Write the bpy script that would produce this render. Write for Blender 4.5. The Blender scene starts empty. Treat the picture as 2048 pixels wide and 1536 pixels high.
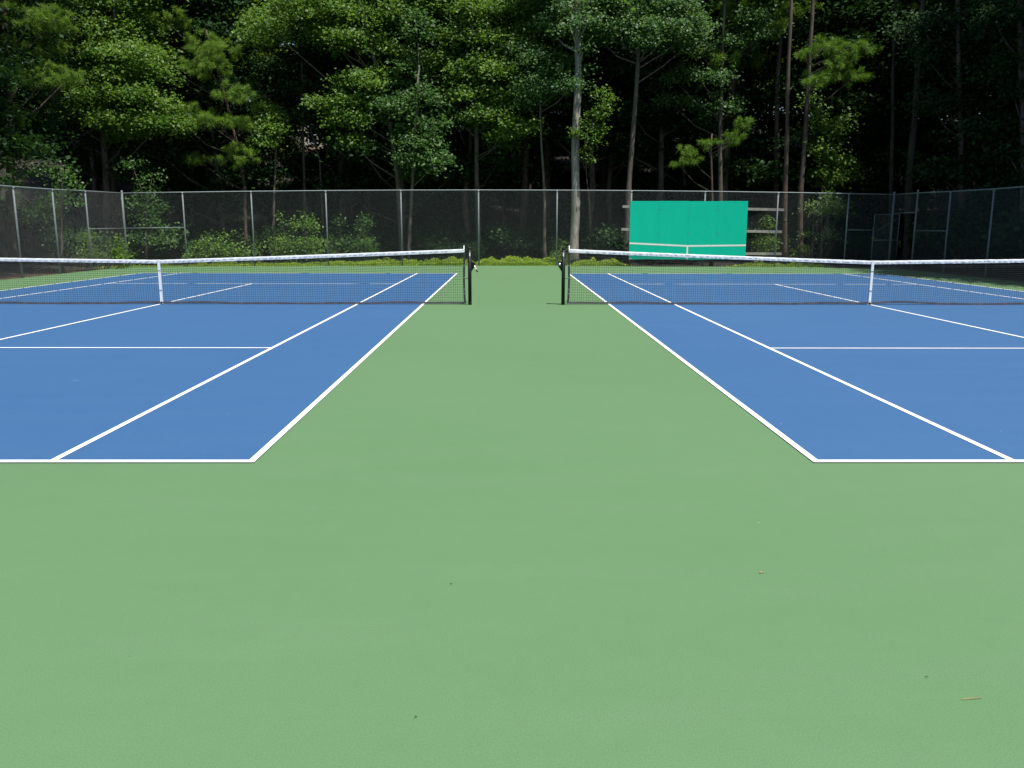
import bpy, math, random
import numpy as np
from mathutils import Vector, Matrix

random.seed(7)
RNG = np.random.default_rng(11)
scene = bpy.context.scene
COL = scene.collection
PI = math.pi

# ------------------------------------------------------------------ camera constants
FPX, PITCH, YAW, ROLL = 1670.845, 0.1857, 0.00571, 0.00146
CAM = np.array([1.7333, -17.4121, 1.5906])
RIGHT_GAP = 3.8374           # doubles line of the right court (left court's is x = 0)
HALF, DBL, ALLEY, SERV = 11.885, 10.97, 1.37, 6.40


def ray(u, v):
    a, b = (u - 1024) / FPX, (v - 768) / FPX
    c, s = math.cos(-ROLL), math.sin(-ROLL)
    a, b = a * c - b * s, a * s + b * c
    c, s = math.cos(PITCH), math.sin(PITCH)
    Y, Z = c - b * s, -s - b * c
    c, s = math.cos(YAW), math.sin(YAW)
    return np.array([a * c + Y * s, -a * s + Y * c, Z])


def at(u, v, Y):
    d = ray(u, v)
    return CAM + d * ((Y - CAM[1]) / d[1])


def atx(u, v, X):
    d = ray(u, v)
    return CAM + d * ((X - CAM[0]) / d[0])


def at0(u, v, z=0.0):
    d = ray(u, v)
    return CAM + d * ((z - CAM[2]) / d[2])


def ground_z(x, y):
    z = 0.0
    if y > 20.5:
        z += 0.20 * (y - 20.5) * min(1.0, (y - 20.5) / 8.0)
    if x < -16:
        z += 0.10 * (-16 - x)
    if x > 20:
        z += 0.06 * (x - 20)
    return min(z, 14.0) - 0.07


# ------------------------------------------------------------------ object helpers
class MB:
    def __init__(self):
        self.v, self.f, self.n = [], [], 0

    def add(self, verts, faces):
        k = self.n
        self.v.extend([tuple(p) for p in verts])
        self.f.extend([tuple(i + k for i in f) for f in faces])
        self.n = len(self.v)

    def box(self, lo, hi):
        x0, y0, z0 = lo
        x1, y1, z1 = hi
        self.add([(x0, y0, z0), (x1, y0, z0), (x1, y1, z0), (x0, y1, z0), (x0, y0, z1), (x1, y0, z1), (x1, y1, z1), (x0, y1, z1)],
                 [(3, 2, 1, 0), (4, 5, 6, 7), (0, 1, 5, 4), (1, 2, 6, 5), (2, 3, 7, 6), (3, 0, 4, 7)])

    def bar(self, p0, p1, w, h, up=(0, 0, 1)):
        p0, p1 = Vector(p0), Vector(p1)
        d = (p1 - p0).normalized()
        s = d.cross(Vector(up))
        if s.length < 1e-6:
            s = d.cross(Vector((1, 0, 0)))
        s.normalize()
        t = s.cross(d)
        s, t = s * w / 2, t * h / 2
        self.add([p0 - s - t, p0 + s - t, p0 + s + t, p0 - s + t, p1 - s - t, p1 + s - t, p1 + s + t, p1 - s + t],
                 [(0, 1, 2, 3), (7, 6, 5, 4), (0, 4, 5, 1), (1, 5, 6, 2), (2, 6, 7, 3), (3, 7, 4, 0)])

    def tube(self, pts, radii, n=8, cap=True):
        pts = [Vector(p) for p in pts]
        if not hasattr(radii, '__len__'):
            radii = [radii] * len(pts)
        ref = Vector((0, 0, 1)) if abs((pts[-1] - pts[0]).normalized().z) < 0.9 else Vector((1, 0, 0))
        vs, fs = [], []
        for i, p in enumerate(pts):
            d = (pts[min(i + 1, len(pts) - 1)] - pts[max(i - 1, 0)]).normalized()
            s = d.cross(ref).normalized()
            t = d.cross(s)
            for k in range(n):
                a = 2 * PI * k / n
                vs.append(p + (s * math.cos(a) + t * math.sin(a)) * radii[i])
        for i in range(len(pts) - 1):
            for k in range(n):
                a, b = i * n + k, i * n + (k + 1) % n
                fs.append((a, b, b + n, a + n))
        if cap:
            fs.append(tuple(range(n - 1, -1, -1)))
            m = (len(pts) - 1) * n
            fs.append(tuple(m + k for k in range(n)))
        self.add(vs, fs)

    def build(self, name, mat, parent=None, smooth=False):
        me = bpy.data.meshes.new(name)
        off = Vector((0, 0, 0))
        if parent is not None:
            off = world_loc(parent)
        me.from_pydata([(p[0] - off.x, p[1] - off.y, p[2] - off.z) for p in self.v], [], self.f)
        me.materials.append(mat)
        if smooth:
            me.polygons.foreach_set('use_smooth', [True] * len(me.polygons))
        me.update()
        o = bpy.data.objects.new(name, me)
        COL.objects.link(o)
        if parent is not None:
            o.parent = parent
        return o


def world_loc(o):
    v = Vector(o.location)
    while o.parent is not None:
        o = o.parent
        v = v + Vector(o.location)
    return v


def thing(name, label, cat, loc, group=None):
    o = bpy.data.objects.new(name, None)
    o.empty_display_size = 0.2
    COL.objects.link(o)
    o.location = tuple(loc)
    return tag(o, label, cat, group)


def tag(o, label, cat, group=None):
    o['label'] = label
    o['category'] = cat
    if group:
        o['group'] = group
    return o


def struct(o):
    o['kind'] = 'structure'
    return o


def copy_tree(o, parent=None):
    c = o.copy()
    COL.objects.link(c)
    c.parent = parent
    for ch in list(o.children):
        copy_tree(ch, c)
    return c


# ------------------------------------------------------------------ materials
def new_mat(name):
    m = bpy.data.materials.new(name)
    m.use_nodes = True
    nt = m.node_tree
    return m, nt, nt.nodes['Principled BSDF'], nt.nodes['Material Output']


def N(nt, kind, **kw):
    n = nt.nodes.new(kind)
    for k, v in kw.items():
        if k in n.inputs:
            n.inputs[k].default_value = v
        else:
            setattr(n, k, v)
    return n


def ramp(nt, fac, stops):
    r = nt.nodes.new('ShaderNodeValToRGB')
    e = r.color_ramp.elements
    while len(e) < len(stops):
        e.new(0.5)
    for el, (p, c) in zip(e, stops):
        el.position = p
        el.color = (*c, 1)
    nt.links.new(fac, r.inputs[0])
    return r.outputs[0]


def coords(nt, scale=(1, 1, 1), obj=True):
    tc = nt.nodes.new('ShaderNodeTexCoord')
    mp = nt.nodes.new('ShaderNodeMapping')
    mp.inputs['Scale'].default_value = scale
    nt.links.new(tc.outputs['Object' if obj else 'Generated'], mp.inputs[0])
    return mp.outputs[0]


def mixc(nt, fac, a, b, mode='MIX'):
    m = nt.nodes.new('ShaderNodeMix')
    m.data_type = 'RGBA'
    m.blend_type = mode
    for sock, val in ((m.inputs[0], fac), (m.inputs[6], a), (m.inputs[7], b)):
        if hasattr(val, 'is_output'):
            nt.links.new(val, sock)
        elif hasattr(val, '__len__'):
            sock.default_value = (*val, 1)
        else:
            sock.default_value = val
    return m.outputs[2]


def bump(nt, bsdf, height, strength, dist=0.01):
    b = N(nt, 'ShaderNodeBump', Strength=strength, Distance=dist)
    nt.links.new(height, b.inputs['Height'])
    nt.links.new(b.outputs[0], bsdf.inputs['Normal'])


def mat_court(name, c, c2, dust):
    """acrylic sports coating: broom/roller mottling, dust, faint ball scuffs, sand grain"""
    m, nt, b, _ = new_mat(name)
    P = coords(nt)
    big = N(nt, 'ShaderNodeTexNoise', Scale=0.22, Detail=4.0, Roughness=0.55)
    nt.links.new(P, big.inputs['Vector'])
    col = ramp(nt, big.outputs[0], [(0.30, c), (0.72, c2)])
    mid = N(nt, 'ShaderNodeTexNoise', Scale=1.7, Detail=5.0, Roughness=0.6)
    nt.links.new(coords(nt, (0.35, 1.6, 1)), mid.inputs['Vector'])
    f = ramp(nt, mid.outputs[0], [(0.45, (0, 0, 0)), (0.8, (0.30, 0.30, 0.30))])
    col = mixc(nt, f, col, dust)
    # ball scuffs: sparse pale smudges
    vo = N(nt, 'ShaderNodeTexVoronoi', Scale=0.75, Randomness=1.0)
    wob = N(nt, 'ShaderNodeTexNoise', Scale=9.0, Detail=2.0)
    nt.links.new(P, wob.inputs['Vector'])
    addv = N(nt, 'ShaderNodeVectorMath', operation='MULTIPLY_ADD')
    nt.links.new(wob.outputs['Color'], addv.inputs[0])
    addv.inputs[1].default_value = (0.10, 0.10, 0)
    nt.links.new(P, addv.inputs[2])
    nt.links.new(addv.outputs[0], vo.inputs['Vector'])
    sf = ramp(nt, vo.outputs['Distance'], [(0.010, (0.14, 0.14, 0.14)), (0.035, (0, 0, 0))])
    col = mixc(nt, sf, col, (0.33, 0.36, 0.30))
    # fine specks of grit
    sp = N(nt, 'ShaderNodeTexVoronoi', Scale=3.1, Randomness=1.0)
    nt.links.new(P, sp.inputs['Vector'])
    pf = ramp(nt, sp.outputs['Distance'], [(0.010, (0.55, 0.55, 0.55)), (0.022, (0, 0, 0))])
    pc = ramp(nt, sp.outputs['Color'], [(0.5, (0.05, 0.045, 0.03)), (0.55, (0.6, 0.6, 0.5))])
    col = mixc(nt, pf, col, pc)
    wear = N(nt, 'ShaderNodeTexNoise', Scale=5.5, Detail=7.0, Roughness=0.72)
    nt.links.new(P, wear.inputs['Vector'])
    col = mixc(nt, 1.0, col, ramp(nt, wear.outputs[0], [(0.28, (0.97, 0.972, 0.97)), (0.72, (1.022, 1.02, 1.02))]), 'MULTIPLY')
    gr = N(nt, 'ShaderNodeTexNoise', Scale=160.0, Detail=2.0)
    nt.links.new(P, gr.inputs['Vector'])
    g2 = ramp(nt, gr.outputs[0], [(0.3, (0.88, 0.88, 0.88)), (0.7, (1.09, 1.09, 1.09))])
    col = mixc(nt, 1.0, col, g2, 'MULTIPLY')
    nt.links.new(col, b.inputs['Base Color'])
    b.inputs['Roughness'].default_value = 0.72
    b.inputs['Specular IOR Level'].default_value = 0.35
    bump(nt, b, gr.outputs[0], 0.25, 0.002)
    return m


def mat_paint(name, c, rough=0.55, var=0.06, scale=3.0, spec=0.4, metal=0.0):
    m, nt, b, _ = new_mat(name)
    n = N(nt, 'ShaderNodeTexNoise', Scale=scale, Detail=5.0, Roughness=0.6)
    nt.links.new(coords(nt), n.inputs['Vector'])
    lo = tuple(x * (1 - var) for x in c)
    hi = tuple(min(1, x * (1 + var)) for x in c)
    nt.links.new(ramp(nt, n.outputs[0], [(0.3, lo), (0.7, hi)]), b.inputs['Base Color'])
    b.inputs['Roughness'].default_value = rough
    b.inputs['Specular IOR Level'].default_value = spec
    b.inputs['Metallic'].default_value = metal
    return m


def mat_board():
    m, nt, b, _ = new_mat('board_paint')
    P = coords(nt)
    n = N(nt, 'ShaderNodeTexNoise', Scale=1.6, Detail=6.0, Roughness=0.65)
    nt.links.new(coords(nt, (2.2, 1, 0.5)), n.inputs['Vector'])
    col = ramp(nt, n.outputs[0], [(0.3, (0.001, 0.455, 0.31)), (0.7, (0.002, 0.49, 0.335))])
    st = N(nt, 'ShaderNodeTexVoronoi', Scale=2.3)
    nt.links.new(P, st.inputs['Vector'])
    col = mixc(nt, ramp(nt, st.outputs['Distance'], [(0.03, (0.25, 0.25, 0.25)), (0.10, (0, 0, 0))]), col, (0.25, 0.42, 0.33))
    nt.links.new(col, b.inputs['Base Color'])
    b.inputs['Roughness'].default_value = 0.6
    b.inputs['Specular IOR Level'].default_value = 0.15
    return m


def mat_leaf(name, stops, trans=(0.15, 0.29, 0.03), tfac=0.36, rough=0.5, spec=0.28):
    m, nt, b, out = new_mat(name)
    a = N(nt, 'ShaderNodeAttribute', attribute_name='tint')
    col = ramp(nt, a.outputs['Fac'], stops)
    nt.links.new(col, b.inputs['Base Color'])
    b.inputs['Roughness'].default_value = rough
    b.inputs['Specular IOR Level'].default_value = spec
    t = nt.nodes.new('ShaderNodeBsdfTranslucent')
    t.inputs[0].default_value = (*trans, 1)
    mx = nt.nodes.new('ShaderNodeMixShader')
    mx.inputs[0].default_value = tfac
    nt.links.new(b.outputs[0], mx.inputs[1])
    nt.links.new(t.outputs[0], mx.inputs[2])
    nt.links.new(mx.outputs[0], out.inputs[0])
    return m


def mat_bark(name, lo, hi):
    m, nt, b, _ = new_mat(name)
    n = N(nt, 'ShaderNodeTexNoise', Scale=9.0, Detail=8.0, Roughness=0.65)
    nt.links.new(coords(nt, (1, 1, 0.22)), n.inputs['Vector'])
    n2 = N(nt, 'ShaderNodeTexNoise', Scale=0.9, Detail=3.0)
    nt.links.new(coords(nt, (1, 1, 0.5)), n2.inputs['Vector'])
    col = ramp(nt, n.outputs[0], [(0.35, lo), (0.65, hi)])
    col = mixc(nt, ramp(nt, n2.outputs[0], [(0.45, (0, 0, 0)), (0.62, (0.5, 0.5, 0.5))]), col, (0.07, 0.085, 0.05))
    nt.links.new(col, b.inputs['Base Color'])
    b.inputs['Roughness'].default_value = 0.9
    bump(nt, b, n.outputs[0], 0.8, 0.04)
    return m


def mat_ground():
    m, nt, b, _ = new_mat('forest_floor')
    n = N(nt, 'ShaderNodeTexNoise', Scale=0.8, Detail=8.0, Roughness=0.7)
    nt.links.new(coords(nt), n.inputs['Vector'])
    f = N(nt, 'ShaderNodeTexVoronoi', Scale=11.0)
    nt.links.new(coords(nt), f.inputs['Vector'])
    clay = ramp(nt, n.outputs[0], [(0.35, (0.05, 0.028, 0.017)), (0.5, (0.10, 0.050, 0.030)), (0.68, (0.14, 0.065, 0.038))])
    litter = ramp(nt, n.outputs[0], [(0.35, (0.008, 0.008, 0.005)), (0.55, (0.018, 0.015, 0.008)), (0.72, (0.030, 0.023, 0.012))])
    sep = nt.nodes.new('ShaderNodeSeparateXYZ')
    nt.links.new(coords(nt), sep.inputs[0])
    e1 = N(nt, 'ShaderNodeMath', operation='ADD')
    nt.links.new(sep.outputs['X'], e1.inputs[0])
    e1.inputs[1].default_value = 0.3
    e2 = N(nt, 'ShaderNodeMath', operation='SUBTRACT')
    e2.inputs[0].default_value = 3.9
    nt.links.new(sep.outputs['X'], e2.inputs[1])
    e3 = N(nt, 'ShaderNodeMath', operation='MAXIMUM')
    nt.links.new(e1.outputs[0], e3.inputs[0])
    nt.links.new(e2.outputs[0], e3.inputs[1])
    e4 = N(nt, 'ShaderNodeMath', operation='MAXIMUM')
    nt.links.new(e3.outputs[0], e4.inputs[0])
    nt.links.new(sep.outputs['Y'], e4.inputs[1])
    jit = N(nt, 'ShaderNodeMath', operation='MULTIPLY_ADD')
    nt.links.new(n.outputs[0], jit.inputs[0])
    jit.inputs[1].default_value = 3.0
    nt.links.new(e4.outputs[0], jit.inputs[2])
    mr = N(nt, 'ShaderNodeMapRange')
    mr.inputs['From Min'].default_value, mr.inputs['From Max'].default_value = 19.6, 20.8
    nt.links.new(jit.outputs[0], mr.inputs['Value'])
    col = mixc(nt, mr.outputs[0], clay, litter)
    col = mixc(nt, 0.6, col, ramp(nt, f.outputs['Color'], [(0.2, (0.4, 0.4, 0.4)), (0.8, (1.1, 1.0, 0.9))]), 'MULTIPLY')
    nt.links.new(col, b.inputs['Base Color'])
    b.inputs['Roughness'].default_value = 0.95
    bump(nt, b, f.outputs['Distance'], 0.8, 0.05)
    return m


def mat_siding():
    m, nt, b, _ = new_mat('lap_siding')
    w = N(nt, 'ShaderNodeTexWave', Scale=2.6, Distortion=0.0)
    w.wave_type, w.bands_direction, w.wave_profile = 'BANDS', 'Z', 'SAW'
    nt.links.new(coords(nt), w.inputs['Vector'])
    nt.links.new(ramp(nt, w.outputs[0], [(0.0, (0.66, 0.60, 0.50)), (0.9, (0.78, 0.71, 0.60))]), b.inputs['Base Color'])
    b.inputs['Roughness'].default_value = 0.7
    bump(nt, b, w.outputs[0], 0.6, 0.02)
    return m


def mat_brick():
    m, nt, b, _ = new_mat('brick')
    t = N(nt, 'ShaderNodeTexBrick', Scale=4.0)
    t.inputs['Color1'].default_value = (0.33, 0.13, 0.08, 1)
    t.inputs['Color2'].default_value = (0.26, 0.10, 0.06, 1)
    t.inputs['Mortar'].default_value = (0.4, 0.36, 0.3, 1)
    mp = coords(nt)
    rot = N(nt, 'ShaderNodeMapping')
    rot.inputs['Rotation'].default_value = (PI / 2, 0, 0)
    nt.links.new(mp, rot.inputs[0])
    nt.links.new(rot.outputs[0], t.inputs['Vector'])
    nt.links.new(t.outputs[0], b.inputs['Base Color'])
    b.inputs['Roughness'].default_value = 0.85
    return m


M = {}
M['green'] = mat_court('green_acrylic', (0.084, 0.171, 0.074), (0.092, 0.181, 0.081), (0.112, 0.194, 0.099))
M['blue'] = mat_court('blue_acrylic', (0.026, 0.090, 0.212), (0.030, 0.097, 0.220), (0.046, 0.115, 0.232))
M['line'] = mat_paint('line_paint', (0.76, 0.76, 0.745), 0.65, 0.07, 7.0)
M['white'] = mat_paint('white_vinyl', (0.78, 0.79, 0.80), 0.5, 0.05, 6.0)
M['tape'] = mat_paint('dark_tape', (0.028, 0.030, 0.036), 0.5, 0.2, 8.0)
M['greytape'] = mat_paint('grey_tape', (0.09, 0.085, 0.095), 0.55, 0.3, 8.0)
M['twine'] = mat_paint('black_twine', (0.012, 0.014, 0.016), 0.6, 0.2, 8.0)
M['black'] = mat_paint('black_enamel', (0.008, 0.010, 0.010), 0.5, 0.2, 5.0, 0.22)
M['steel'] = mat_paint('galvanised_steel', (0.20, 0.235, 0.24), 0.55, 0.2, 14.0, 0.4, 0.15)
M['wire'] = mat_paint('galvanised_wire', (0.15, 0.172, 0.17), 0.55, 0.15, 5.0, 0.4, 0.1)
M['wire_shaded'] = mat_paint('shaded_wire', (0.085, 0.10, 0.098), 0.6, 0.15, 5.0, 0.3, 0.1)  # left mesh only: tree shade on the wire put into a darker colour
M['chrome'] = mat_paint('bright_metal', (0.75, 0.75, 0.75), 0.25, 0.05, 5.0, 0.5, 0.9)
M['brass'] = mat_paint('brass_latch', (0.45, 0.30, 0.08), 0.4, 0.1, 8.0, 0.5, 0.5)
M['pink'] = mat_paint('pale_grip', (0.75, 0.60, 0.55), 0.5, 0.05)
M['timber'] = mat_paint('weathered_timber', (0.29, 0.265, 0.24), 0.8, 0.22, 7.0, 0.2)
M['board'] = mat_board()
M['seam'] = mat_paint('board_seam', (0.02, 0.20, 0.13), 0.7, 0.3, 6.0)
M['rust'] = mat_paint('rusty_screw', (0.16, 0.13, 0.07), 0.8, 0.3, 20.0)
M['ground'] = mat_ground()
M['bark_brown'] = mat_bark('brown_bark', (0.035, 0.026, 0.020), (0.15, 0.115, 0.09))
M['bark_dark'] = mat_bark('dark_bark', (0.018, 0.014, 0.011), (0.065, 0.050, 0.040))
M['bark_pine'] = mat_bark('pine_bark', (0.03, 0.019, 0.014), (0.12, 0.075, 0.055))
M['bark_grey'] = mat_bark('grey_bark', (0.14, 0.13, 0.11), (0.40, 0.37, 0.32))
M['bark_pale'] = mat_bark('pale_bark', (0.05, 0.044, 0.032), (0.15, 0.13, 0.095))
M['leaf'] = mat_leaf('green_leaves', [(0.0, (0.036, 0.088, 0.011)), (0.5, (0.084, 0.172, 0.020)), (1.0, (0.155, 0.245, 0.030))], (0.22, 0.37, 0.02), 0.40)
M['leaf_blue'] = mat_leaf('cool_green_leaves', [(0.0, (0.030, 0.080, 0.020)), (0.5, (0.060, 0.138, 0.036)), (1.0, (0.105, 0.195, 0.052))], (0.15, 0.29, 0.035), 0.38)
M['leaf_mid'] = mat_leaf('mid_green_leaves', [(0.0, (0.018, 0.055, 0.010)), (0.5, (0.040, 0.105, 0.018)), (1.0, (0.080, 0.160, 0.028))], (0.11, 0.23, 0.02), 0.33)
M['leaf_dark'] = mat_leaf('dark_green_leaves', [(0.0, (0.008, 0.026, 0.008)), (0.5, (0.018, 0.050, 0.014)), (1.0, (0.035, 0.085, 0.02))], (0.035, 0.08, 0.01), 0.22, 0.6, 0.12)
M['leaf_bright'] = mat_leaf('yellow_green_leaves', [(0.0, (0.045, 0.105, 0.014)), (0.5, (0.085, 0.180, 0.025)), (1.0, (0.17, 0.28, 0.04))], (0.20, 0.32, 0.03), 0.32)
M['weed'] = mat_leaf('weed_leaves', [(0.0, (0.13, 0.27, 0.012)), (0.5, (0.28, 0.43, 0.022)), (1.0, (0.42, 0.52, 0.05))], (0.34, 0.48, 0.03), 0.35)
M['needle'] = mat_leaf('pine_needles', [(0.0, (0.065, 0.135, 0.016)), (0.5, (0.135, 0.235, 0.028)), (1.0, (0.22, 0.33, 0.045))], (0.19, 0.33, 0.03), 0.35, 0.5)
M['needle_bright'] = mat_leaf('yellow_pine_needles', [(0.0, (0.055, 0.125, 0.012)), (0.5, (0.115, 0.225, 0.022)), (1.0, (0.19, 0.31, 0.035))], (0.17, 0.31, 0.02), 0.25, 0.5)
M['siding'] = mat_siding()
M['brick'] = mat_brick()
M['roof'] = mat_paint('roof_shingle', (0.06, 0.055, 0.05), 0.9, 0.3, 12.0)
M['glass'] = mat_paint('window_glass', (0.02, 0.025, 0.03), 0.08, 0.1, 2.0, 0.6)
M['dry'] = mat_paint('dry_leaf', (0.30, 0.19, 0.09), 0.8, 0.3, 30.0)
M['dark_dry'] = mat_paint('dark_debris', (0.05, 0.035, 0.02), 0.8, 0.3, 30.0)

# ------------------------------------------------------------------ ground and courts
def sheet(name, x0, y0, x1, y1, z, mat):
    b = MB()
    b.add([(x0, y0, z), (x1, y0, z), (x1, y1, z), (x0, y1, z)], [(0, 1, 2, 3)])
    return struct(b.build(name, mat))


gx = list(np.unique(np.concatenate([np.arange(-140, 141, 10.0), np.arange(-50, 51, 2.5)])))
gy = list(np.unique(np.concatenate([np.arange(-120, 181, 10.0), np.arange(-30, 71, 2.5)])))
gb = MB()
gv = []
for y in gy:
    for x in gx:
        z = ground_z(x, y)
        out = max(0, y - 21, -15.5 - x, x - 20)
        z += 0.10 * min(1, out / 3) * (math.sin(x * 0.9 + y * 0.37) + math.sin(y * 1.1 - x * 0.53))
        gv.append((x, y, z))
nx = len(gx)
gb.add(gv, [(j * nx + i, j * nx + i + 1, (j + 1) * nx + i + 1, (j + 1) * nx + i) for j in range(len(gy) - 1) for i in range(nx - 1)])
struct(gb.build('ground', M['ground'], smooth=True))

LX, RX = -13.45, 17.05         # side fences


def back_y(x):                 # the far fence bows very slightly
    t = (x - 1.8) / 15.2
    return 17.95 - 1.55 * t * t


pad = MB()
NP = 48
px_ = [LX - 0.12 + (RX - LX + 0.24) * i / NP for i in range(NP + 1)]
vs = [(x, -34.0, 0.0) for x in px_] + [(x, back_y(x) + 0.12, 0.0) for x in px_]
fs = [(i, i + 1, NP + 2 + i, NP + 1 + i) for i in range(NP)]
nv = len(vs)
vs += [(x, y, -0.12) for x, y, z in vs]          # a slab with a real edge
ring = list(range(NP + 1)) + list(range(2 * NP + 1, NP, -1))
fs += [(a, a + nv, b_ + nv, b_) for a, b_ in zip(ring, ring[1:] + ring[:1])]
pad.add(vs, fs)
struct(pad.build('court_surface', M['green']))

for inner, sgn, side in ((0.0, -1, 'left'), (RIGHT_GAP, 1, 'right')):
    xa, xb = sorted((inner, inner + sgn * DBL))
    sheet('playing_area', xa, -HALF, xb, HALF, 0.004, M['blue'])
    ln = MB()
    Z = 0.008
    lw = 0.05

    def strip(x0, y0, x1, y1):
        ln.add([(x0, y0, Z), (x1, y0, Z), (x1, y1, Z), (x0, y1, Z)], [(0, 1, 2, 3)])
    bl = 0.06
    strip(xa, -HALF, xb, -HALF + bl)
    strip(xa, HALF - bl, xb, HALF)
    yi = HALF - bl
    for x in (xa, xb - lw):
        strip(x, -yi, x + lw, yi)
    for x in (xa + ALLEY, xb - ALLEY - lw):
        strip(x, -yi, x + lw, yi)
    for y in (-SERV, SERV - lw):
        strip(xa + ALLEY + lw, y, xb - ALLEY - lw, y + lw)
    cx_ = (xa + xb) / 2
    strip(cx_ - lw / 2, -SERV + lw, cx_ + lw / 2, SERV - lw)
    for s_ in (-1, 1):
        strip(cx_ - lw / 2, min(s_ * yi, s_ * (yi - 0.10)), cx_ + lw / 2, max(s_ * yi, s_ * (yi - 0.10)))
    struct(ln.build('court_markings', M['line']))

# ------------------------------------------------------------------ nets and posts
def make_post(x, side, label, handle, loc_y=0.0):
    """side = direction from post away from its net"""
    r = thing('net_post', label, 'net post', (x, loc_y, 0), 'black steel net posts')
    b = MB()
    b.tube([(x, 0, -0.05), (x, 0, 1.145)], 0.037, 20)
    b.build('post_tube', M['black'], r, True)
    c = MB()
    c.tube([(x, 0, 1.145), (x, 0, 1.16), (x, 0, 1.173), (x, 0, 1.179)], [0.042, 0.042, 0.034, 0.012], 20)
    c.build('cap', M['black'], r, True)
    p = MB()     # pulley bracket towards the net
    p.box((min(x, x - side * 0.075), -0.014, 1.085), (max(x, x - side * 0.075), 0.014, 1.115))
    p.tube([(x - side * 0.065, -0.02, 1.108), (x - side * 0.065, 0.02, 1.108)], 0.022, 14)
    p.build('pulley', M['black'], r, True)
    d = MB()
    d.box((x + side * 0.006 - 0.011, -0.0395, 1.0), (x + side * 0.006 + 0.011, -0.036, 1.075))
    d.build('sticker', M['white'], r)
    g = MB()     # ratchet housing
    xs = x + side * 0.034
    g.add([(xs, -0.022, 0.90), (xs + side * 0.07, -0.022, 0.86), (xs + side * 0.075, -0.022, 0.80), (xs, -0.022, 0.68),
           (xs, 0.022, 0.90), (xs + side * 0.07, 0.022, 0.86), (xs + side * 0.075, 0.022, 0.80), (xs, 0.022, 0.68)],
          [(0, 1, 2, 3), (7, 6, 5, 4), (0, 4, 5, 1), (1, 5, 6, 2), (2, 6, 7, 3), (3, 7, 4, 0)])
    g.tube([(xs + side * 0.05, -0.035, 0.835), (xs + side * 0.05, 0.035, 0.835)], 0.036, 16)
    g.tube([(xs + side * 0.05, -0.045, 0.835), (xs + side * 0.05, -0.035, 0.835)], 0.016, 12)
    gear = g.build('ratchet', M['black'], r)
    if handle:
        h = MB()
        h.tube([(xs + side * 0.06, -0.04, 0.815), (xs + side * 0.10, -0.05, 0.74)], 0.010, 8)
        hh = h.build('crank_arm', M['chrome'], r, True)
        q = MB()
        q.tube([(xs + side * 0.085, -0.052, 0.765), (xs + side * 0.107, -0.056, 0.72)], 0.014, 10)
        q.build('crank_grip', M['pink'], r, True)
        q = MB()
        q.tube([(xs + side * 0.107, -0.056, 0.72), (xs + side * 0.128, -0.060, 0.68)], 0.015, 10)
        q.build('crank_tip', M['black'], r, True)
    else:
        h = MB()
        h.tube([(xs + side * 0.05, -0.05, 0.835), (xs + side * 0.05, -0.058, 0.835)], 0.026, 14)
        h.build('hub', M['chrome'], r, True)
    return r


NET_END = at(930, 497.5, 0.0)[2]


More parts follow.
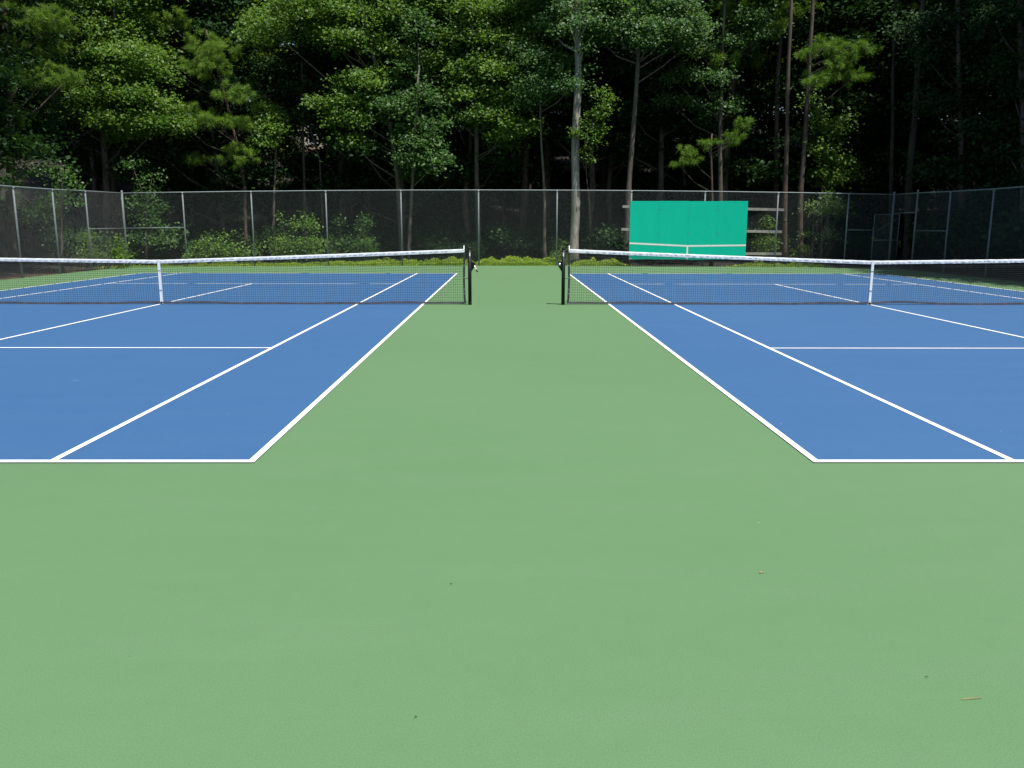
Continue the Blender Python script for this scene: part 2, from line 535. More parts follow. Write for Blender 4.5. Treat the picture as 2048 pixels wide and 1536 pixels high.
def make_net(xi, sgn, label):
    """xi: inner post, net runs sgn * 12.8 m"""
    L = 12.80
    xo = xi + sgn * L
    xc = xi + sgn * (0.914 + DBL / 2)
    s0, s1 = 0.115, L - 0.115
    half = abs(xc - xi)
    r = thing('tennis_net', label, 'net', (xc, 0, 0), 'tennis nets')

    def X(s):
        return xi + sgn * s

    def top(s):
        t = abs(s - half) / half
        return 0.914 + ((NET_END if s < half else 1.0) - 0.914) * (0.86 * t + 0.14 * t * t)

    def yo(s, z):       # the net hangs with small waves
        return 0.012 * math.sin(1.9 * s + 0.6) * (1 - z) + 0.008 * math.sin(5.1 * s + z * 3)

    def bot(s):
        e = 0.035 + 0.012 * math.sin(1.3 * s) + 0.006 * math.sin(4.7 * s + 1)
        if sgn > 0 and s > 6.6:
            e += 0.03 * math.sin(min(1.0, (s - 6.6) / 1.3) * PI) * (1 if s < 7.9 else 0)
        return max(0.022, e)
    tw = 0.0024
    m = MB()
    n = int((s1 - s0) / 0.0455)
    for i in range(n + 1):
        s = s0 + (s1 - s0) * i / n
        zt, zb = top(s) - 0.03, bot(s)
        m.tube([(X(s) + 0.004 * math.sin(i * 1.7), yo(s, z), z) for z in (zb, zb + (zt - zb) * .33, zb + (zt - zb) * .66, zt)], tw, 3, False)
    rows = 20
    ns = 70
    for j in range(rows + 1):
        t = j / rows
        pts = []
        for k in range(ns + 1):
            s = s0 + (s1 - s0) * k / ns
            z = bot(s) + (top(s) - 0.03 - bot(s)) * t
            pts.append((X(s), yo(s, z), z))
        m.tube(pts, tw, 3, False)
    m.build('net_mesh', M['twine'], r)
    m2 = MB()            # doubled twine under the headband
    for i in range(n):
        s = s0 + (s1 - s0) * (i + 0.5) / n
        zt = top(s) - 0.05
        m2.tube([(X(s), yo(s, zt) + 0.012, zt - 0.10), (X(s), yo(s, zt) + 0.010, zt)], tw * 1.1, 3, False)
    for j in range(4):
        m2.tube([(X(s0 + (s1 - s0) * k / ns), yo(s0 + (s1 - s0) * k / ns, 0.9) + 0.011, top(s0 + (s1 - s0) * k / ns) - 0.066 - 0.024 * j) for k in range(ns + 1)], tw * 1.1, 3, False)
    m2.build('double_mesh', M['twine'], r)
    # headband: a folded white vinyl tape, slightly wavy
    hb = MB()
    nb = 128
    prof = [(-0.008, -0.070), (-0.010, -0.040), (-0.009, -0.012), (-0.004, 0.0), (0.004, 0.0), (0.009, -0.012), (0.010, -0.040), (0.008, -0.070)]
    vs, fs = [], []
    for k in range(nb + 1):
        s = s0 - 0.005 + (s1 - s0 + 0.01) * k / nb
        for q, (dy, dz) in enumerate(prof):
            w = 0.0016 * math.sin(k * 2.3 + q) + 0.001 * math.sin(k * 5.9)
            vs.append((X(s), yo(s, 0.98) + dy + w, top(s) + dz + 0.0015 * math.sin(k * 3.7 + q * 1.3)))
    q = len(prof)
    for k in range(nb):
        for i in range(q):
            a, b_ = k * q + i, k * q + (i + 1) % q
            fs.append((a, b_, b_ + q, a + q))
    fs.append(tuple(range(q)))
    fs.append(tuple(nb * q + i for i in range(q))[::-1])
    hb.add(vs, fs)
    band = hb.build('headband', M['white'], r)
    rr = random.Random(5 + int(sgn))
    lc = MB()
    s = s0 + 0.35
    path = []
    while s < s1 - 0.2:
        ln_ = rr.uniform(0.03, 0.085)
        z = top(s) - rr.uniform(0.028, 0.046)
        y = yo(s, 0.98) - 0.0125
        path += [(X(s - 0.006), y + 0.008, z + 0.006), (X(s), y, z + 0.005), (X(s + ln_ * 0.5), y - 0.001, z + rr.uniform(-0.003, 0.004)), (X(s + ln_), y, z - 0.007), (X(s + ln_ + 0.006), y + 0.008, z - 0.007)]
        s += ln_ + rr.uniform(0.03, 0.08)
    lc.tube(path, 0.0019, 4)
    lc.build('lacing', M['greytape'], band)
    for s in (s0 + 0.015, s0 + 0.045):
        gm = MB()
        gm.tube([(X(s), -0.014, top(s) - 0.034), (X(s), -0.010, top(s) - 0.034)], 0.007, 10)
        gm.build('grommet', M['black'], band)
    st = MB()            # centre strap
    hw = 0.026
    for k in range(6):
        pass
    zt, yb = 0.914, yo(half, 0.9)
    vs, fs = [], []
    zz = [0.052, 0.2, 0.4, 0.6, 0.8, 0.912, 0.922]
    for z in zz:
        for dx, dy in ((-hw, -0.0145), (hw, -0.0145), (hw, 0.0145), (-hw, 0.0145)):
            vs.append((xc + dx, yb + dy + yo(half, z) * 0.2, z))
    for k in range(len(zz) - 1):
        for i in range(4):
            a, b_ = k * 4 + i, k * 4 + (i + 1) % 4
            fs.append((a, b_, b_ + 4, a + 4))
    fs += [(3, 2, 1, 0), tuple((len(zz) - 1) * 4 + i for i in range(4))]
    st.add(vs, fs)
    strap = st.build('centre_strap', M['white'], r)
    for z in (0.30, 0.70):
        bk = MB()
        bk.box((xc - hw - 0.002, yb - 0.019, z - 0.006), (xc + hw + 0.002, yb - 0.013, z + 0.002))
        bk.build('stitched_seam', M['greytape'], strap)
    bk = MB()
    bk.box((xc - 0.008, yb - 0.018, 0.062), (xc + 0.008, yb - 0.013, 0.078))
    bk.build('buckle', M['greytape'], strap)
    an = MB()
    an.tube([(xc, yb, 0.0), (xc, yb, 0.056)], 0.008, 8)
    an.tube([(xc, yb, 0.0), (xc, yb, 0.012)], 0.03, 12)
    an.build('anchor', M['black'], strap)
    bt = MB()            # bottom tape
    pts = []
    vs, fs = [], []
    for k in range(nb + 1):
        s = s0 + (s1 - s0) * k / nb
        z, y = bot(s), yo(s, 0)
        for dy, dz in ((-0.007, -0.020), (-0.007, 0.020), (0.007, 0.020), (0.007, -0.020)):
            vs.append((X(s), y + dy, z + dz))
    for k in range(nb):
        for i in range(4):
            a, b_ = k * 4 + i, k * 4 + (i + 1) % 4
            fs.append((a, b_, b_ + 4, a + 4))
    bt.add(vs, fs)
    bt.build('bottom_tape', M['greytape'], r)
    for e, s in ((0, s0), (1, s1)):
        sd = MB()        # side tape folded round the end of the net
        vs, fs = [], []
        zz = [0.03, 0.14, 0.3, 0.5, 0.7, 0.9, top(s) - 0.06]
        for i, z in enumerate(zz):
            b_ = 0.005 * math.sin(z * 7 + 1) + (0.012 if i == 0 else 0)
            for dx, dy in ((-0.021, -0.008), (0.021, -0.008), (0.021, 0.008), (-0.021, 0.008)):
                vs.append((X(s) + dx - sgn * (b_ if e == 0 else -b_), dy - 0.003, z))
        for k in range(len(zz) - 1):
            for i in range(4):
                a, c_ = k * 4 + i, k * 4 + (i + 1) % 4
                fs.append((a, c_, c_ + 4, a + 4))
        sd.add(vs, fs)
        tape = sd.build('side_tape', M['tape'], r)
        for z in (0.22, 0.31, 0.55, 0.80):
            gl = MB()
            gl.box((X(s) - 0.008, -0.0145, z), (X(s) + 0.006, -0.0115, z + 0.022))
            gl.build('tie', M['chrome'], tape)
        dw = MB()
        dw.tube([(X(s), 0, 0.02), (X(s), 0, top(s) + 0.07)], 0.0085, 8)
        dw.build('dowel', M['white'], r, True)
        xe = xi if e == 0 else xo
        dirn = sgn if e == 0 else -sgn
        for pts_, rad_ in (([(xe + dirn * 0.06, 0, 1.125), (X(s), 0, top(s) - 0.012)], 0.004),
                           ([(xe + dirn * 0.035, 0, 0.545), (X(s), 0, 0.545)], 0.005),
                           ([(xe + dirn * 0.036, 0, 0.05), (xe + dirn * 0.075, 0, 0.085), (X(s), 0, 0.04)], 0.005)):
            cb = MB()
            cb.tube(pts_, rad_, 6)
            cb.build('cable', M['black'], r, True)
    return r


XL_POST, XR_POST = 0.955, RIGHT_GAP - 0.945
make_post(XL_POST, 1, 'black net post with a pale crank handle, at the end of the left net', True)
make_post(XR_POST, -1, 'black net post without a crank handle, at the end of the right net', False)
make_post(XL_POST - 12.8, -1, 'black net post at the outer end of the left net', False)
make_post(XR_POST + 12.8, 1, 'black net post at the outer end of the right net', False)
make_net(XL_POST, -1, 'black tennis net with white headband across the left blue court')
make_net(XR_POST, 1, 'black tennis net with white headband across the right blue court')

# ------------------------------------------------------------------ chain-link fence
def fence_h(x, y):
    t = (x - 1.8) / 15.2
    s_ = min(1.0, max(0.0, (15.4 - y) / 5.0))          # the side runs stand a little lower
    return 3.09 - 0.21 * min(1.0, t * t) - 0.09 * s_


def wires(b, p0, p1, z0, ha, hb, r=0.0017, pitch=0.0735):
    p0, p1 = np.array(p0, float), np.array(p1, float)
    d = p1 - p0
    L = np.hypot(d[0], d[1])
    d = d / L
    nrm = np.array([-d[1], d[0]])

    def P(s, z, o):
        return (p0[0] + d[0] * s + nrm[0] * o, p0[1] + d[1] * s + nrm[1] * o, z)
    H = min(ha, hb) - z0
    for sg, o in ((1, 0.002), (-1, -0.002)):
        a = -H if sg > 0 else 0.0
        end = L if sg > 0 else L + H
        while a < end:
            # s = a + sg * t, t in [0, H]
            t0, t1 = 0.0, H
            if sg > 0:
                t0, t1 = max(t0, -a), min(t1, L - a)
            else:
                t0, t1 = max(t0, a - L), min(t1, a)
            if t1 - t0 > 0.02:
                b.tube([P(a + sg * t0, z0 + t0, o), P(a + sg * t1, z0 + t1, o)], r, 3, False)
            a += pitch


def post(parent, p, h, r=0.030, cap='dome', name='fence_post'):
    b = MB()
    b.tube([(p[0], p[1], -0.1), (p[0], p[1], h)], r, 12)
    if cap == 'dome':
        b.tube([(p[0], p[1], h), (p[0], p[1], h + 0.02), (p[0], p[1], h + 0.05), (p[0], p[1], h + 0.07)], [r * 1.15, r * 1.15, r * 0.8, r * 0.15], 12)
    else:
        b.tube([(p[0], p[1], h - 0.07), (p[0], p[1], h - 0.01)], r * 1.25, 12)
    return b.build(name, M['steel'], parent, True)


def rail(parent, pts, r=0.021, name='top_rail'):
    b = MB()
    b.tube(pts, r, 10)
    return b.build(name, M['steel'], parent, True)


def ties(parent, p0, p1, h, n=5):
    pass


# posts of the far fence: real x from where they stand
back_px = [(240, 470), (370.5, 470), (506.5, 470), (654.5, 470), (803.5, 470), (957.5, 470), (1113.5, 470), (1261, 470), (1407, 470), (1552, 470), (1692, 470), (1800.5, 470)]
bx = []
for u, v in back_px:
    x = 0.0
    for _ in range(6):
        x = at(u, v, back_y(x))[0]
    bx.append(x)
bx[0], bx[-1] = LX, RX
bp = [(x, back_y(x)) for x in bx]
bf = thing('chain_link_fence', 'tall grey chain-link fence across the far end, with the green practice board on it', 'fence', (1.8, 17.95, 0), 'fence sides around the courts')
for i, p in enumerate(bp):
    corner = i in (0, len(bp) - 1)
    post(bf, p, fence_h(*p) + (0.04 if corner else 0.0), 0.040 if corner else 0.029, 'dome' if corner else 'loop', 'corner_post' if corner else 'fence_post')
rail(bf, [(p[0], p[1], fence_h(*p)) for p in bp])
for i in range(len(bp) - 1):
    b = MB()
    off = -0.035
    wires(b, (bp[i][0], bp[i][1] + off), (bp[i + 1][0], bp[i + 1][1] + off), 0.03, fence_h(*bp[i]) - 0.01, fence_h(*bp[i + 1]) - 0.01)
    b.build('chain_link_mesh', M['wire'], bf)
    # tension wire at the foot belongs to the mesh look
rail(bf, [(bp[0][0], bp[0][1], 1.52), (bp[1][0], bp[1][1], 1.56)], 0.018, 'brace_rail')
gp = None
for _ in range(6):
    gp = at(1746, 470, back_y(gp[0] if gp is not None else 16))
post(bf, (gp[0], gp[1]), 1.62, 0.022, 'loop', 'stub_post')
rail(bf, [(bp[-2][0], bp[-2][1], 1.50), (gp[0], gp[1], 1.49)], 0.018, 'brace_rail')

# left fence
lf = thing('chain_link_fence', 'tall grey chain-link fence along the left side, sunlit mesh striped with tree shade', 'fence', (LX, 5, 0), 'fence sides around the courts')
ly = [back_y(LX), 13.35, 11.2, 8.6, 5.5, 2.4, -0.7, -3.8, -6.9, -10, -13.1, -16.2, -19.3]
ly[1] = atx(178, 470, LX)[1]
ly[2] = atx(113, 470, LX)[1]
ly[3] = atx(36, 470, LX)[1]
lp = [(LX, y) for y in ly]
for i, p in enumerate(lp[1:]):
    post(lf, p, fence_h(*p), 0.029, 'loop')
rail(lf, [(p[0], p[1], fence_h(*p)) for p in lp])
for i in range(len(lp) - 1):
    b = MB()
    wires(b, (lp[i][0] + 0.035, lp[i][1]), (lp[i + 1][0] + 0.035, lp[i + 1][1]), 0.03, fence_h(*lp[i]) - 0.01, fence_h(*lp[i + 1]) - 0.01)
    b.build('chain_link_mesh', M['wire_shaded'], lf)
rail(lf, [(lp[0][0], lp[0][1], 1.52), (lp[1][0], lp[1][1], 1.50)], 0.018, 'brace_rail')

# right fence with the open doorway beside the corner
rf = thing('chain_link_fence', 'tall chain-link fence along the right side, dim in tree shade, with an open doorway', 'fence', (RX, 5, 0), 'fence sides around the courts')
ry = [back_y(RX), 14.0, 12.2, 9.3, 6.2, 3.1, 0, -3.1, -6.2, -9.3, -12.4, -15.5, -18.6]
ry[1] = atx(1828.5, 470, RX)[1]
ry[2] = atx(1893.5, 470, RX)[1]
ry[3] = atx(1979, 470, RX)[1]
rp = [(RX, y) for y in ry]
for i, p in enumerate(rp[1:]):
    post(rf, p, fence_h(*p) + (0.06 if i == 0 else 0), 0.034 if i == 0 else 0.029, 'dome' if i == 0 else 'loop', 'gate_post' if i == 0 else 'fence_post')
rail(rf, [(p[0], p[1], fence_h(*p)) for p in rp])
for i in range(len(rp) - 1):
    b = MB()
    wires(b, (rp[i][0] - 0.035, rp[i][1]), (rp[i + 1][0] - 0.035, rp[i + 1][1]), 2.16 if i == 0 else 0.03, fence_h(*rp[i]) - 0.01, fence_h(*rp[i + 1]) - 0.01)
    b.build('chain_link_mesh', M['wire'], rf)
rail(rf, [(rp[0][0], rp[0][1], 2.15), (rp[1][0], rp[1][1], 2.15)], 0.018, 'door_transom')
rail(rf, [(rp[1][0], rp[1][1], 1.48), (rp[2][0], rp[2][1], 1.48)], 0.018, 'brace_rail')

# the gate leaf, swung open against the far fence
gy_ = back_y(RX) - 0.16
g0, g1 = at(1796, 470, gy_)[0], at(1750, 470, gy_)[0]
gy1 = back_y(g1) - 0.13
gate = thing('chain_link_gate', 'narrow chain-link gate standing open beside the right-hand corner of the fence', 'gate', (g0, gy_, 0))
b = MB()
zt, zm, zb = 2.10, 1.10, 0.08
b.tube([(g0, gy_, zb), (g0, gy_, zt), (g1, gy1, zt), (g1, gy1, zb), (g0, gy_, zb)], 0.02, 10)
b.build('gate_frame', M['steel'], gate, True)
b = MB()
b.tube([(g0, gy_, zm), (g1, gy1, zm)], 0.017, 10)
b.build('gate_rail', M['steel'], gate, True)
b = MB()
b.tube([(g0, gy_ + 0.014, zt - 0.12), (g1, gy1 + 0.014, zm + 0.28)], 0.011, 8)
b.build('gate_brace', M['wire'], gate, True)
b = MB()
wires(b, (g1, gy1 - 0.02), (g0, gy_ - 0.02), zb, zt, zt)
b.build('chain_link_mesh', M['wire'], gate)
b = MB()
b.box((g1 - 0.05, gy1 - 0.06, 1.16), (g1 + 0.04, gy1 - 0.022, 1.22))
b.tube([(g1 - 0.05, gy1 - 0.04, 1.19), (g1 - 0.10, gy1 - 0.05, 1.18)], 0.012, 8)
b.build('latch', M['brass'], gate)

# ------------------------------------------------------------------ practice board
byb = back_y(11.0) - 0.17
bl0, bl1 = at(1260, 460, byb), at(1492.5, 460, byb)
x0, x1 = bl0[0], bl1[0]
zt_ = at(1377, 402, byb)[2]
zb_ = at(1377, 519, byb)[2]
ya, yb_ = byb + 0.10, byb - 0.07            # board turned a touch
brd = thing('practice_board', 'green painted plywood practice wall with a white net line, on the far fence', 'practice board', ((x0 + x1) / 2, byb, 0))


def yat(x):
    return ya + (yb_ - ya) * (x - x0) / (x1 - x0)


W4 = (x1 - x0) / 4
for i in range(4):
    b = MB()
    xa, xb = x0 + W4 * i + 0.0015, x0 + W4 * (i + 1) - 0.0015
    dz = (0.0, 0.004, -0.003, 0.003)[i]
    vs = []
    for z in (zb_ + dz, zt_ + dz):
        vs += [(xa, yat(xa), z), (xb, yat(xb), z), (xb, yat(xb) + 0.02, z), (xa, yat(xa) + 0.02, z)]
    b.add(vs, [(3, 2, 1, 0), (4, 5, 6, 7), (0, 1, 5, 4), (1, 2, 6, 5), (2, 3, 7, 6), (3, 0, 4, 7)])
    o = b.build('plywood_sheet', M['board'], brd)
for xq in (1, 2, 3):
    for z in ((zt_ - 0.36), (zt_ - 1.30)):
        x = x0 + W4 * xq
        for dx in (-0.03, 0.035):
            b = MB()
            b.tube([(x + dx, yat(x) - 0.006, z + dx * 0.4), (x + dx, yat(x) + 0.004, z + dx * 0.4)], 0.013, 8)
            b.build('bolt_head', M['rust'], brd)
b = MB()                                   # net line, a V
zl = [at(1260, 486.5, byb)[2], at(1377, 492, byb)[2], at(1492, 490.5, byb)[2]]
xm = (x0 + x1) / 2
T = 0.033
E0 = 0.0035


def face(pts):
    k = [(p[0], yat(p[0]) - E0, p[1]) for p in pts]
    b.add(k, [tuple(range(len(k)))])


face([(x0 + 0.003, zl[0] - T), (xm, zl[1] - T), (xm, zl[1] + T), (x0 + 0.003, zl[0] + T)])
face([(xm, zl[1] - T), (x1 - 0.003, zl[2] - T), (x1 - 0.003, zl[2] + T), (xm, zl[1] + T)])
face([(xm - 0.03, zb_ + 0.01), (xm + 0.03, zb_ + 0.01), (xm + 0.03, zl[1] - T), (xm - 0.03, zl[1] - T)])
face([(x0 + 0.003, zb_ + 0.012), (x0 + 0.13, zb_ + 0.012), (x0 + 0.13, zb_ + 0.05), (x0 + 0.003, zb_ + 0.05)])
b.build('net_line', M['line'], brd)
for (ul, vl, ur, vr) in ((1245, 413, 1568, 419.5), (1242.5, 458.5, 1564, 463.5), (1246, 507, 1563, 507.5)):
    b = MB()
    p0, p1 = at(ul, vl, byb + 0.155), at(ur, vr, byb - 0.045)
    b.bar(p0, p1, 0.04, 0.105)
    b.build('timber_rail', M['timber'], brd)

# ------------------------------------------------------------------ vegetation
def quads_object(name, V, tint, mat, parent, k=4):
    """V: (n, k, 3) world positions of n leaves of k corners"""
    n = V.shape[0]
    if parent is not None:
        V = V - np.array(world_loc(parent))
    me = bpy.data.meshes.new(name)
    me.vertices.add(n * k)
    me.vertices.foreach_set('co', V.reshape(-1).astype(np.float32))
    me.loops.add(n * k)
    me.loops.foreach_set('vertex_index', np.arange(n * k, dtype=np.int32))
    me.polygons.add(n)
    me.polygons.foreach_set('loop_start', np.arange(0, n * k, k, dtype=np.int32))
    me.polygons.foreach_set('loop_total', np.full(n, k, dtype=np.int32))
    a = me.attributes.new('tint', 'FLOAT', 'POINT')
    a.data.foreach_set('value', np.repeat(tint, k).astype(np.float32))
    me.materials.append(mat)
    me.update()
    me.validate()
    o = bpy.data.objects.new(name, me)
    COL.objects.link(o)
    if parent is not None:
        o.parent = parent
    return o


def unit(a):
    return a / np.maximum(1e-9, np.linalg.norm(a, axis=-1, keepdims=True))


def leaf_quads(rng, blobs, dens=1.0, size=0.12, per=34, sig=0.26, flat=0.42, droop=0.25, front=0.35, face=0.25):
    """blobs: list of (centre, radii); leaf sprays spread through each ellipsoid, thicker near its skin"""
    C, T = [], []
    for c, r in blobs:
        c, r = np.array(c, float), np.array(r, float)
        area = (r[0] * r[1] + r[0] * r[2] + r[1] * r[2])
        k = max(2, int(dens * area * 9.0))
        d = rng.normal(size=(k, 3))
        flip = rng.uniform(size=k) < 0.72
        d[:, 2] = np.where(flip, np.abs(d[:, 2]), d[:, 2])
        d[:, 1] = np.where(rng.uniform(size=k) < front, -np.abs(d[:, 1]), d[:, 1])
        d = unit(d)
        rad = rng.uniform(0.25, 1.0, k) ** 0.45 * rng.uniform(0.75, 1.15, k)
        cc = c + d * rad[:, None] * r
        C.append(cc)
        T.append(rng.normal(0.45, 0.13, k))
    C = np.concatenate(C)
    T = np.concatenate(T)
    k = len(C)
    # each cluster: a tilted flat spray
    sc = rng.uniform(0.6, 1.45, k)
    m = np.maximum(6, (per * sc ** 1.6)).astype(int)
    idx = np.repeat(np.arange(k), m)
    n = len(idx)
    ax = unit(rng.normal(size=(k, 3)) * np.array([1, 1, 0.25]))
    off = np.clip(rng.normal(size=(n, 3)), -2, 2) * np.array([sig, sig, sig * flat]) * sc[idx][:, None]
    along = np.clip(rng.normal(size=n), -1.9, 1.9) * sig * 0.9
    off += ax[idx] * along[:, None]
    off[:, 2] -= droop * (off[:, 0] ** 2 + off[:, 1] ** 2)
    P = C[idx] + off
    up = unit(np.array([0.05, -face, 1.0]) + rng.normal(size=(n, 3)) * 0.55)
    t = unit(np.cross(up, rng.normal(size=(n, 3))))
    t[:, 2] -= 0.25
    t = unit(t)
    s = unit(np.cross(up, t))
    L = size * rng.uniform(0.7, 1.4, n)
    Wd = L * rng.uniform(0.55, 0.85, n)
    a = P - t * (L * 0.5)[:, None]
    e = P + t * (L * 0.5)[:, None]
    q = P - t * (L * 0.06)[:, None]
    V = np.stack([a, q + s * (Wd * 0.5)[:, None], e, q - s * (Wd * 0.5)[:, None]], axis=1)
    return V, np.clip(T[idx] + rng.normal(0, 0.2, n), 0, 1)


def needle_tris(rng, blobs, dens=1.0, length=0.22, width=0.012, per=110):
    C = []
    for c, r in blobs:
        c, r = np.array(c, float), np.array(r, float)
        area = (r[0] * r[1] + r[0] * r[2] + r[1] * r[2])
        k = max(3, int(dens * area * 15.0))
        d = unit(rng.normal(size=(k, 3)))
        rad = rng.uniform(0.1, 1.0, k) ** 0.5
        C.append(c + d * rad[:, None] * r)
    C = np.concatenate(C)
    k = len(C)
    T = rng.normal(0.5, 0.15, k)
    idx = np.repeat(np.arange(k), per)
    n = len(idx)
    ax = unit(rng.normal(size=(k, 3)) * np.array([1, 1, 0.4]) + np.array([0, -0.3, 0.5]))
    d = unit(rng.normal(size=(n, 3)) + ax[idx] * 1.0)
    base = C[idx] + ax[idx] * rng.uniform(-0.10, 0.12, n)[:, None]
    L = length * rng.uniform(0.7, 1.2, n)
    s = unit(np.cross(d, rng.normal(size=(n, 3)))) * (width * 0.5)
    tip = base + d * L[:, None]
    tip[:, 2] -= 0.12 * L
    mid = base + d * (L * 0.5)[:, None]
    V = np.stack([base - s * 0.6, mid - s, tip, mid + s], axis=1)
    return V, np.clip(T[idx] + rng.normal(0, 0.18, n), 0, 1)


def trunk_mesh(parent, pts, r0, mat, limbs=(), taper=0.45, name='trunk'):
    b = MB()
    pts = [np.array(p, float) for p in pts]
    # resample and roughen
    seg = []
    for i in range(len(pts) - 1):
        L = np.linalg.norm(pts[i + 1] - pts[i])
        k = max(2, int(L / 0.7))
        for j in range(k):
            seg.append(pts[i] + (pts[i + 1] - pts[i]) * j / k)
    seg.append(pts[-1])
    n = len(seg)
    w = [np.array([math.sin(i * 0.9 + seg[0][0]) * 0.35, math.cos(i * 0.7 + seg[0][0]) * 0.35, 0]) * r0 * (0.5 if 0 < i < n - 1 else 0) for i in range(n)]
    seg = [s + q for s, q in zip(seg, w)]
    rad = [r0 * (1 - (1 - taper) * i / max(1, n - 1)) * (1.45 if i == 0 else 1.08 if i == 1 else 1.0 + 0.06 * math.sin(i * 2.1)) for i in range(n)]
    b.tube(seg, rad, 10)
    for p, e, r in limbs:
        p, e = np.array(p, float), np.array(e, float)
        m = (p + e) / 2 + np.array([0, 0, -0.12 * np.linalg.norm(e - p) * random.uniform(0.2, 1.0)])
        b.tube([p, m, e], [r, r * 0.7, r * 0.22], 6)
    return b.build(name, mat, parent, True)


def px_blob(u, v, Y, ru, rv, rd=None):
    c = at(u, v, Y)
    k = (Y - CAM[1]) / FPX
    rx, rz = ru * k, rv * k
    return (c, (rx, rd if rd else max(0.5, min(1.6, rx * 0.9)), rz))


def tree(name, label, cat, base, line, r0, blobs, leafmat, bark, kind='leaf', dens=1.0, size=0.12, high=True, seed=0, group='trees at the wood edge', topz=15.0, leaf_kw=None, per=46):
    """base (u, Y); line: pixel path (u, v) of the trunk upward; blobs: (u, v, dY, ru, rv)"""
    u, Y = base
    rng = np.random.default_rng(100 + seed)
    foot = at(u, 500, Y)
    foot[2] = ground_z(foot[0], Y) - 0.1
    root = thing(name, label, cat, foot, group)
    pts = [foot] + [at(p[0], p[1], Y) for p in line]
    bl, fill = [], []
    for a, c, dY, ru, rv in blobs:
        kv = 1.3 if kind == 'leaf' else 1.1
        bl.append(px_blob(a + rng.normal() * 4, c + rng.normal() * 4, Y + dY + rng.normal() * 0.15, ru * rng.uniform(0.8, 1.1), rv * kv * rng.uniform(0.85, 1.25)))
        if kind == 'leaf' and ru > 20 and not (abs(a - 612) < 75 and c > 190):
            fill.append(px_blob(a + rng.normal() * 22, c + rng.normal() * 14, Y + dY + rng.uniform(0.7, 1.7), ru * 1.05, rv * 1.6))
    if high:
        top = pts[-1].copy()
        if top[2] < topz:
            pts.append(top + np.array([rng.normal() * 0.4, 0.6, topz - 1.0 - top[2]]))
        hb = []
        hx = 2.2 if pts[-1][0] > 17 else 0.0
        for i in range(5):
            z = 11.4 + (topz - 11.4) * i / 4
            for j in range(2):
                hb.append(((pts[-1][0] + hx + np.clip(rng.normal(), -1.5, 1.5) * 1.2, Y + 1.6 + rng.normal() * 0.5, z + rng.normal() * 0.3), (1.5, 1.3, 0.8)))
    limbs = []
    P = np.array(pts)
    for c, r in bl:
        zz = max(foot[2] + 1.0, c[2] - 0.5 * abs(c[0] - foot[0]) - 0.4)
        zz = min(zz, P[-1][2])
        x = np.interp(zz, P[:, 2], P[:, 0])
        y = np.interp(zz, P[:, 2], P[:, 1])
        rr = r0 * 0.30
        limbs.append(((x, y, zz), c, max(0.018, min(rr, 0.06))))
    trunk_mesh(root, pts, r0, bark, limbs)
    if not bl:
        bl = []
    V, T = [], []
    if bl:
        if kind == 'leaf':
            a, t = leaf_quads(rng, bl, dens, size, per=per, sig=0.21, flat=0.6, face=0.65, droop=0.4, **(leaf_kw or {}))
            if fill:
                V.append(a)
                T.append(t)
                a, t = leaf_quads(rng, fill, dens * 0.6, size * 1.15, per=per, sig=0.25, flat=0.7, face=0.6)
        else:
            a, t = needle_tris(rng, bl, dens)
        V.append(a)
        T.append(t)
    if high:
        if kind == 'leaf':
            a, t = leaf_quads(rng, hb, 0.8, 0.18, per=34, sig=0.36)
        else:
            a, t = needle_tris(rng, hb, 0.5, 0.28, 0.022, 55)
        V.append(a)
        T.append(t)
    if V:
        quads_object('crown', np.concatenate(V), np.concatenate(T), leafmat, root)
    return root


# ---- the trees one can tell apart along the wood's edge
tree('maple_tree', 'bright layered maple at the left, leafy sprays hanging over the fence beside a pine', 'tree', (216, 20.6), [(212, 380), (206, 280), (215, 150), (230, 0)], 0.15,
     [(175, 30, 0.2, 55, 28), (240, 12, 0.6, 70, 28), (215, 70, 0, 70, 26), (285, 60, 0.9, 50, 25), (255, 118, -0.2, 85, 26), (185, 120, 0.4, 45, 22), (160, 165, 0.6, 35, 16),
      (300, 150, -0.3, 55, 20), (215, 165, -0.5, 60, 20), (250, 200, -0.6, 95, 20), (180, 215, 0.2, 40, 16), (235, 248, -0.8, 75, 17), (320, 250, -0.9, 60, 10), (250, 272, -0.7, 45, 9), (140, 225, 0.8, 40, 16)],
     M['leaf'], M['bark_brown'], dens=1.25, seed=1)
tree('pine_tree', 'young pine with soft needle tufts left of centre, beside the layered maple', 'tree', (492, 21.2), [(490, 380), (478, 310), (455, 210), (428, 110), (412, 60)], 0.085,
     [(300, 92, 0, 34, 20), (330, 40, 0.4, 45, 22), (395, 118, 0, 45, 18), (445, 108, -0.3, 38, 20), (420, 135, -0.2, 60, 14), (470, 186, -0.4, 45, 17), (385, 215, -0.4, 50, 15),
      (345, 228, -0.6, 50, 16), (430, 240, -0.7, 60, 14), (490, 243, -0.5, 40, 12), (478, 312, -0.4, 40, 17), (400, 325, 0.3, 25, 12), (410, 70, 0, 34, 18)],
     M['needle'], M['bark_pine'], 'needle', dens=1.15, high=False, seed=2)
tree('pine_tree', 'dim pine at the far left edge with blurred needle layers above the left fence', 'tree', (22, 15.2), [(20, 340), (18, 200), (10, 0)], 0.16,
     [(60, 45, 0, 55, 22), (115, 40, 0.4, 45, 20), (30, 90, 0.3, 40, 22), (85, 150, -0.1, 60, 16), (140, 160, 0.3, 40, 12), (40, 170, 0.3, 40, 15), (20, 230, 0.5, 40, 20), (90, 95, 1.0, 40, 14)],
     M['needle'], M['bark_pine'], 'needle', seed=3)
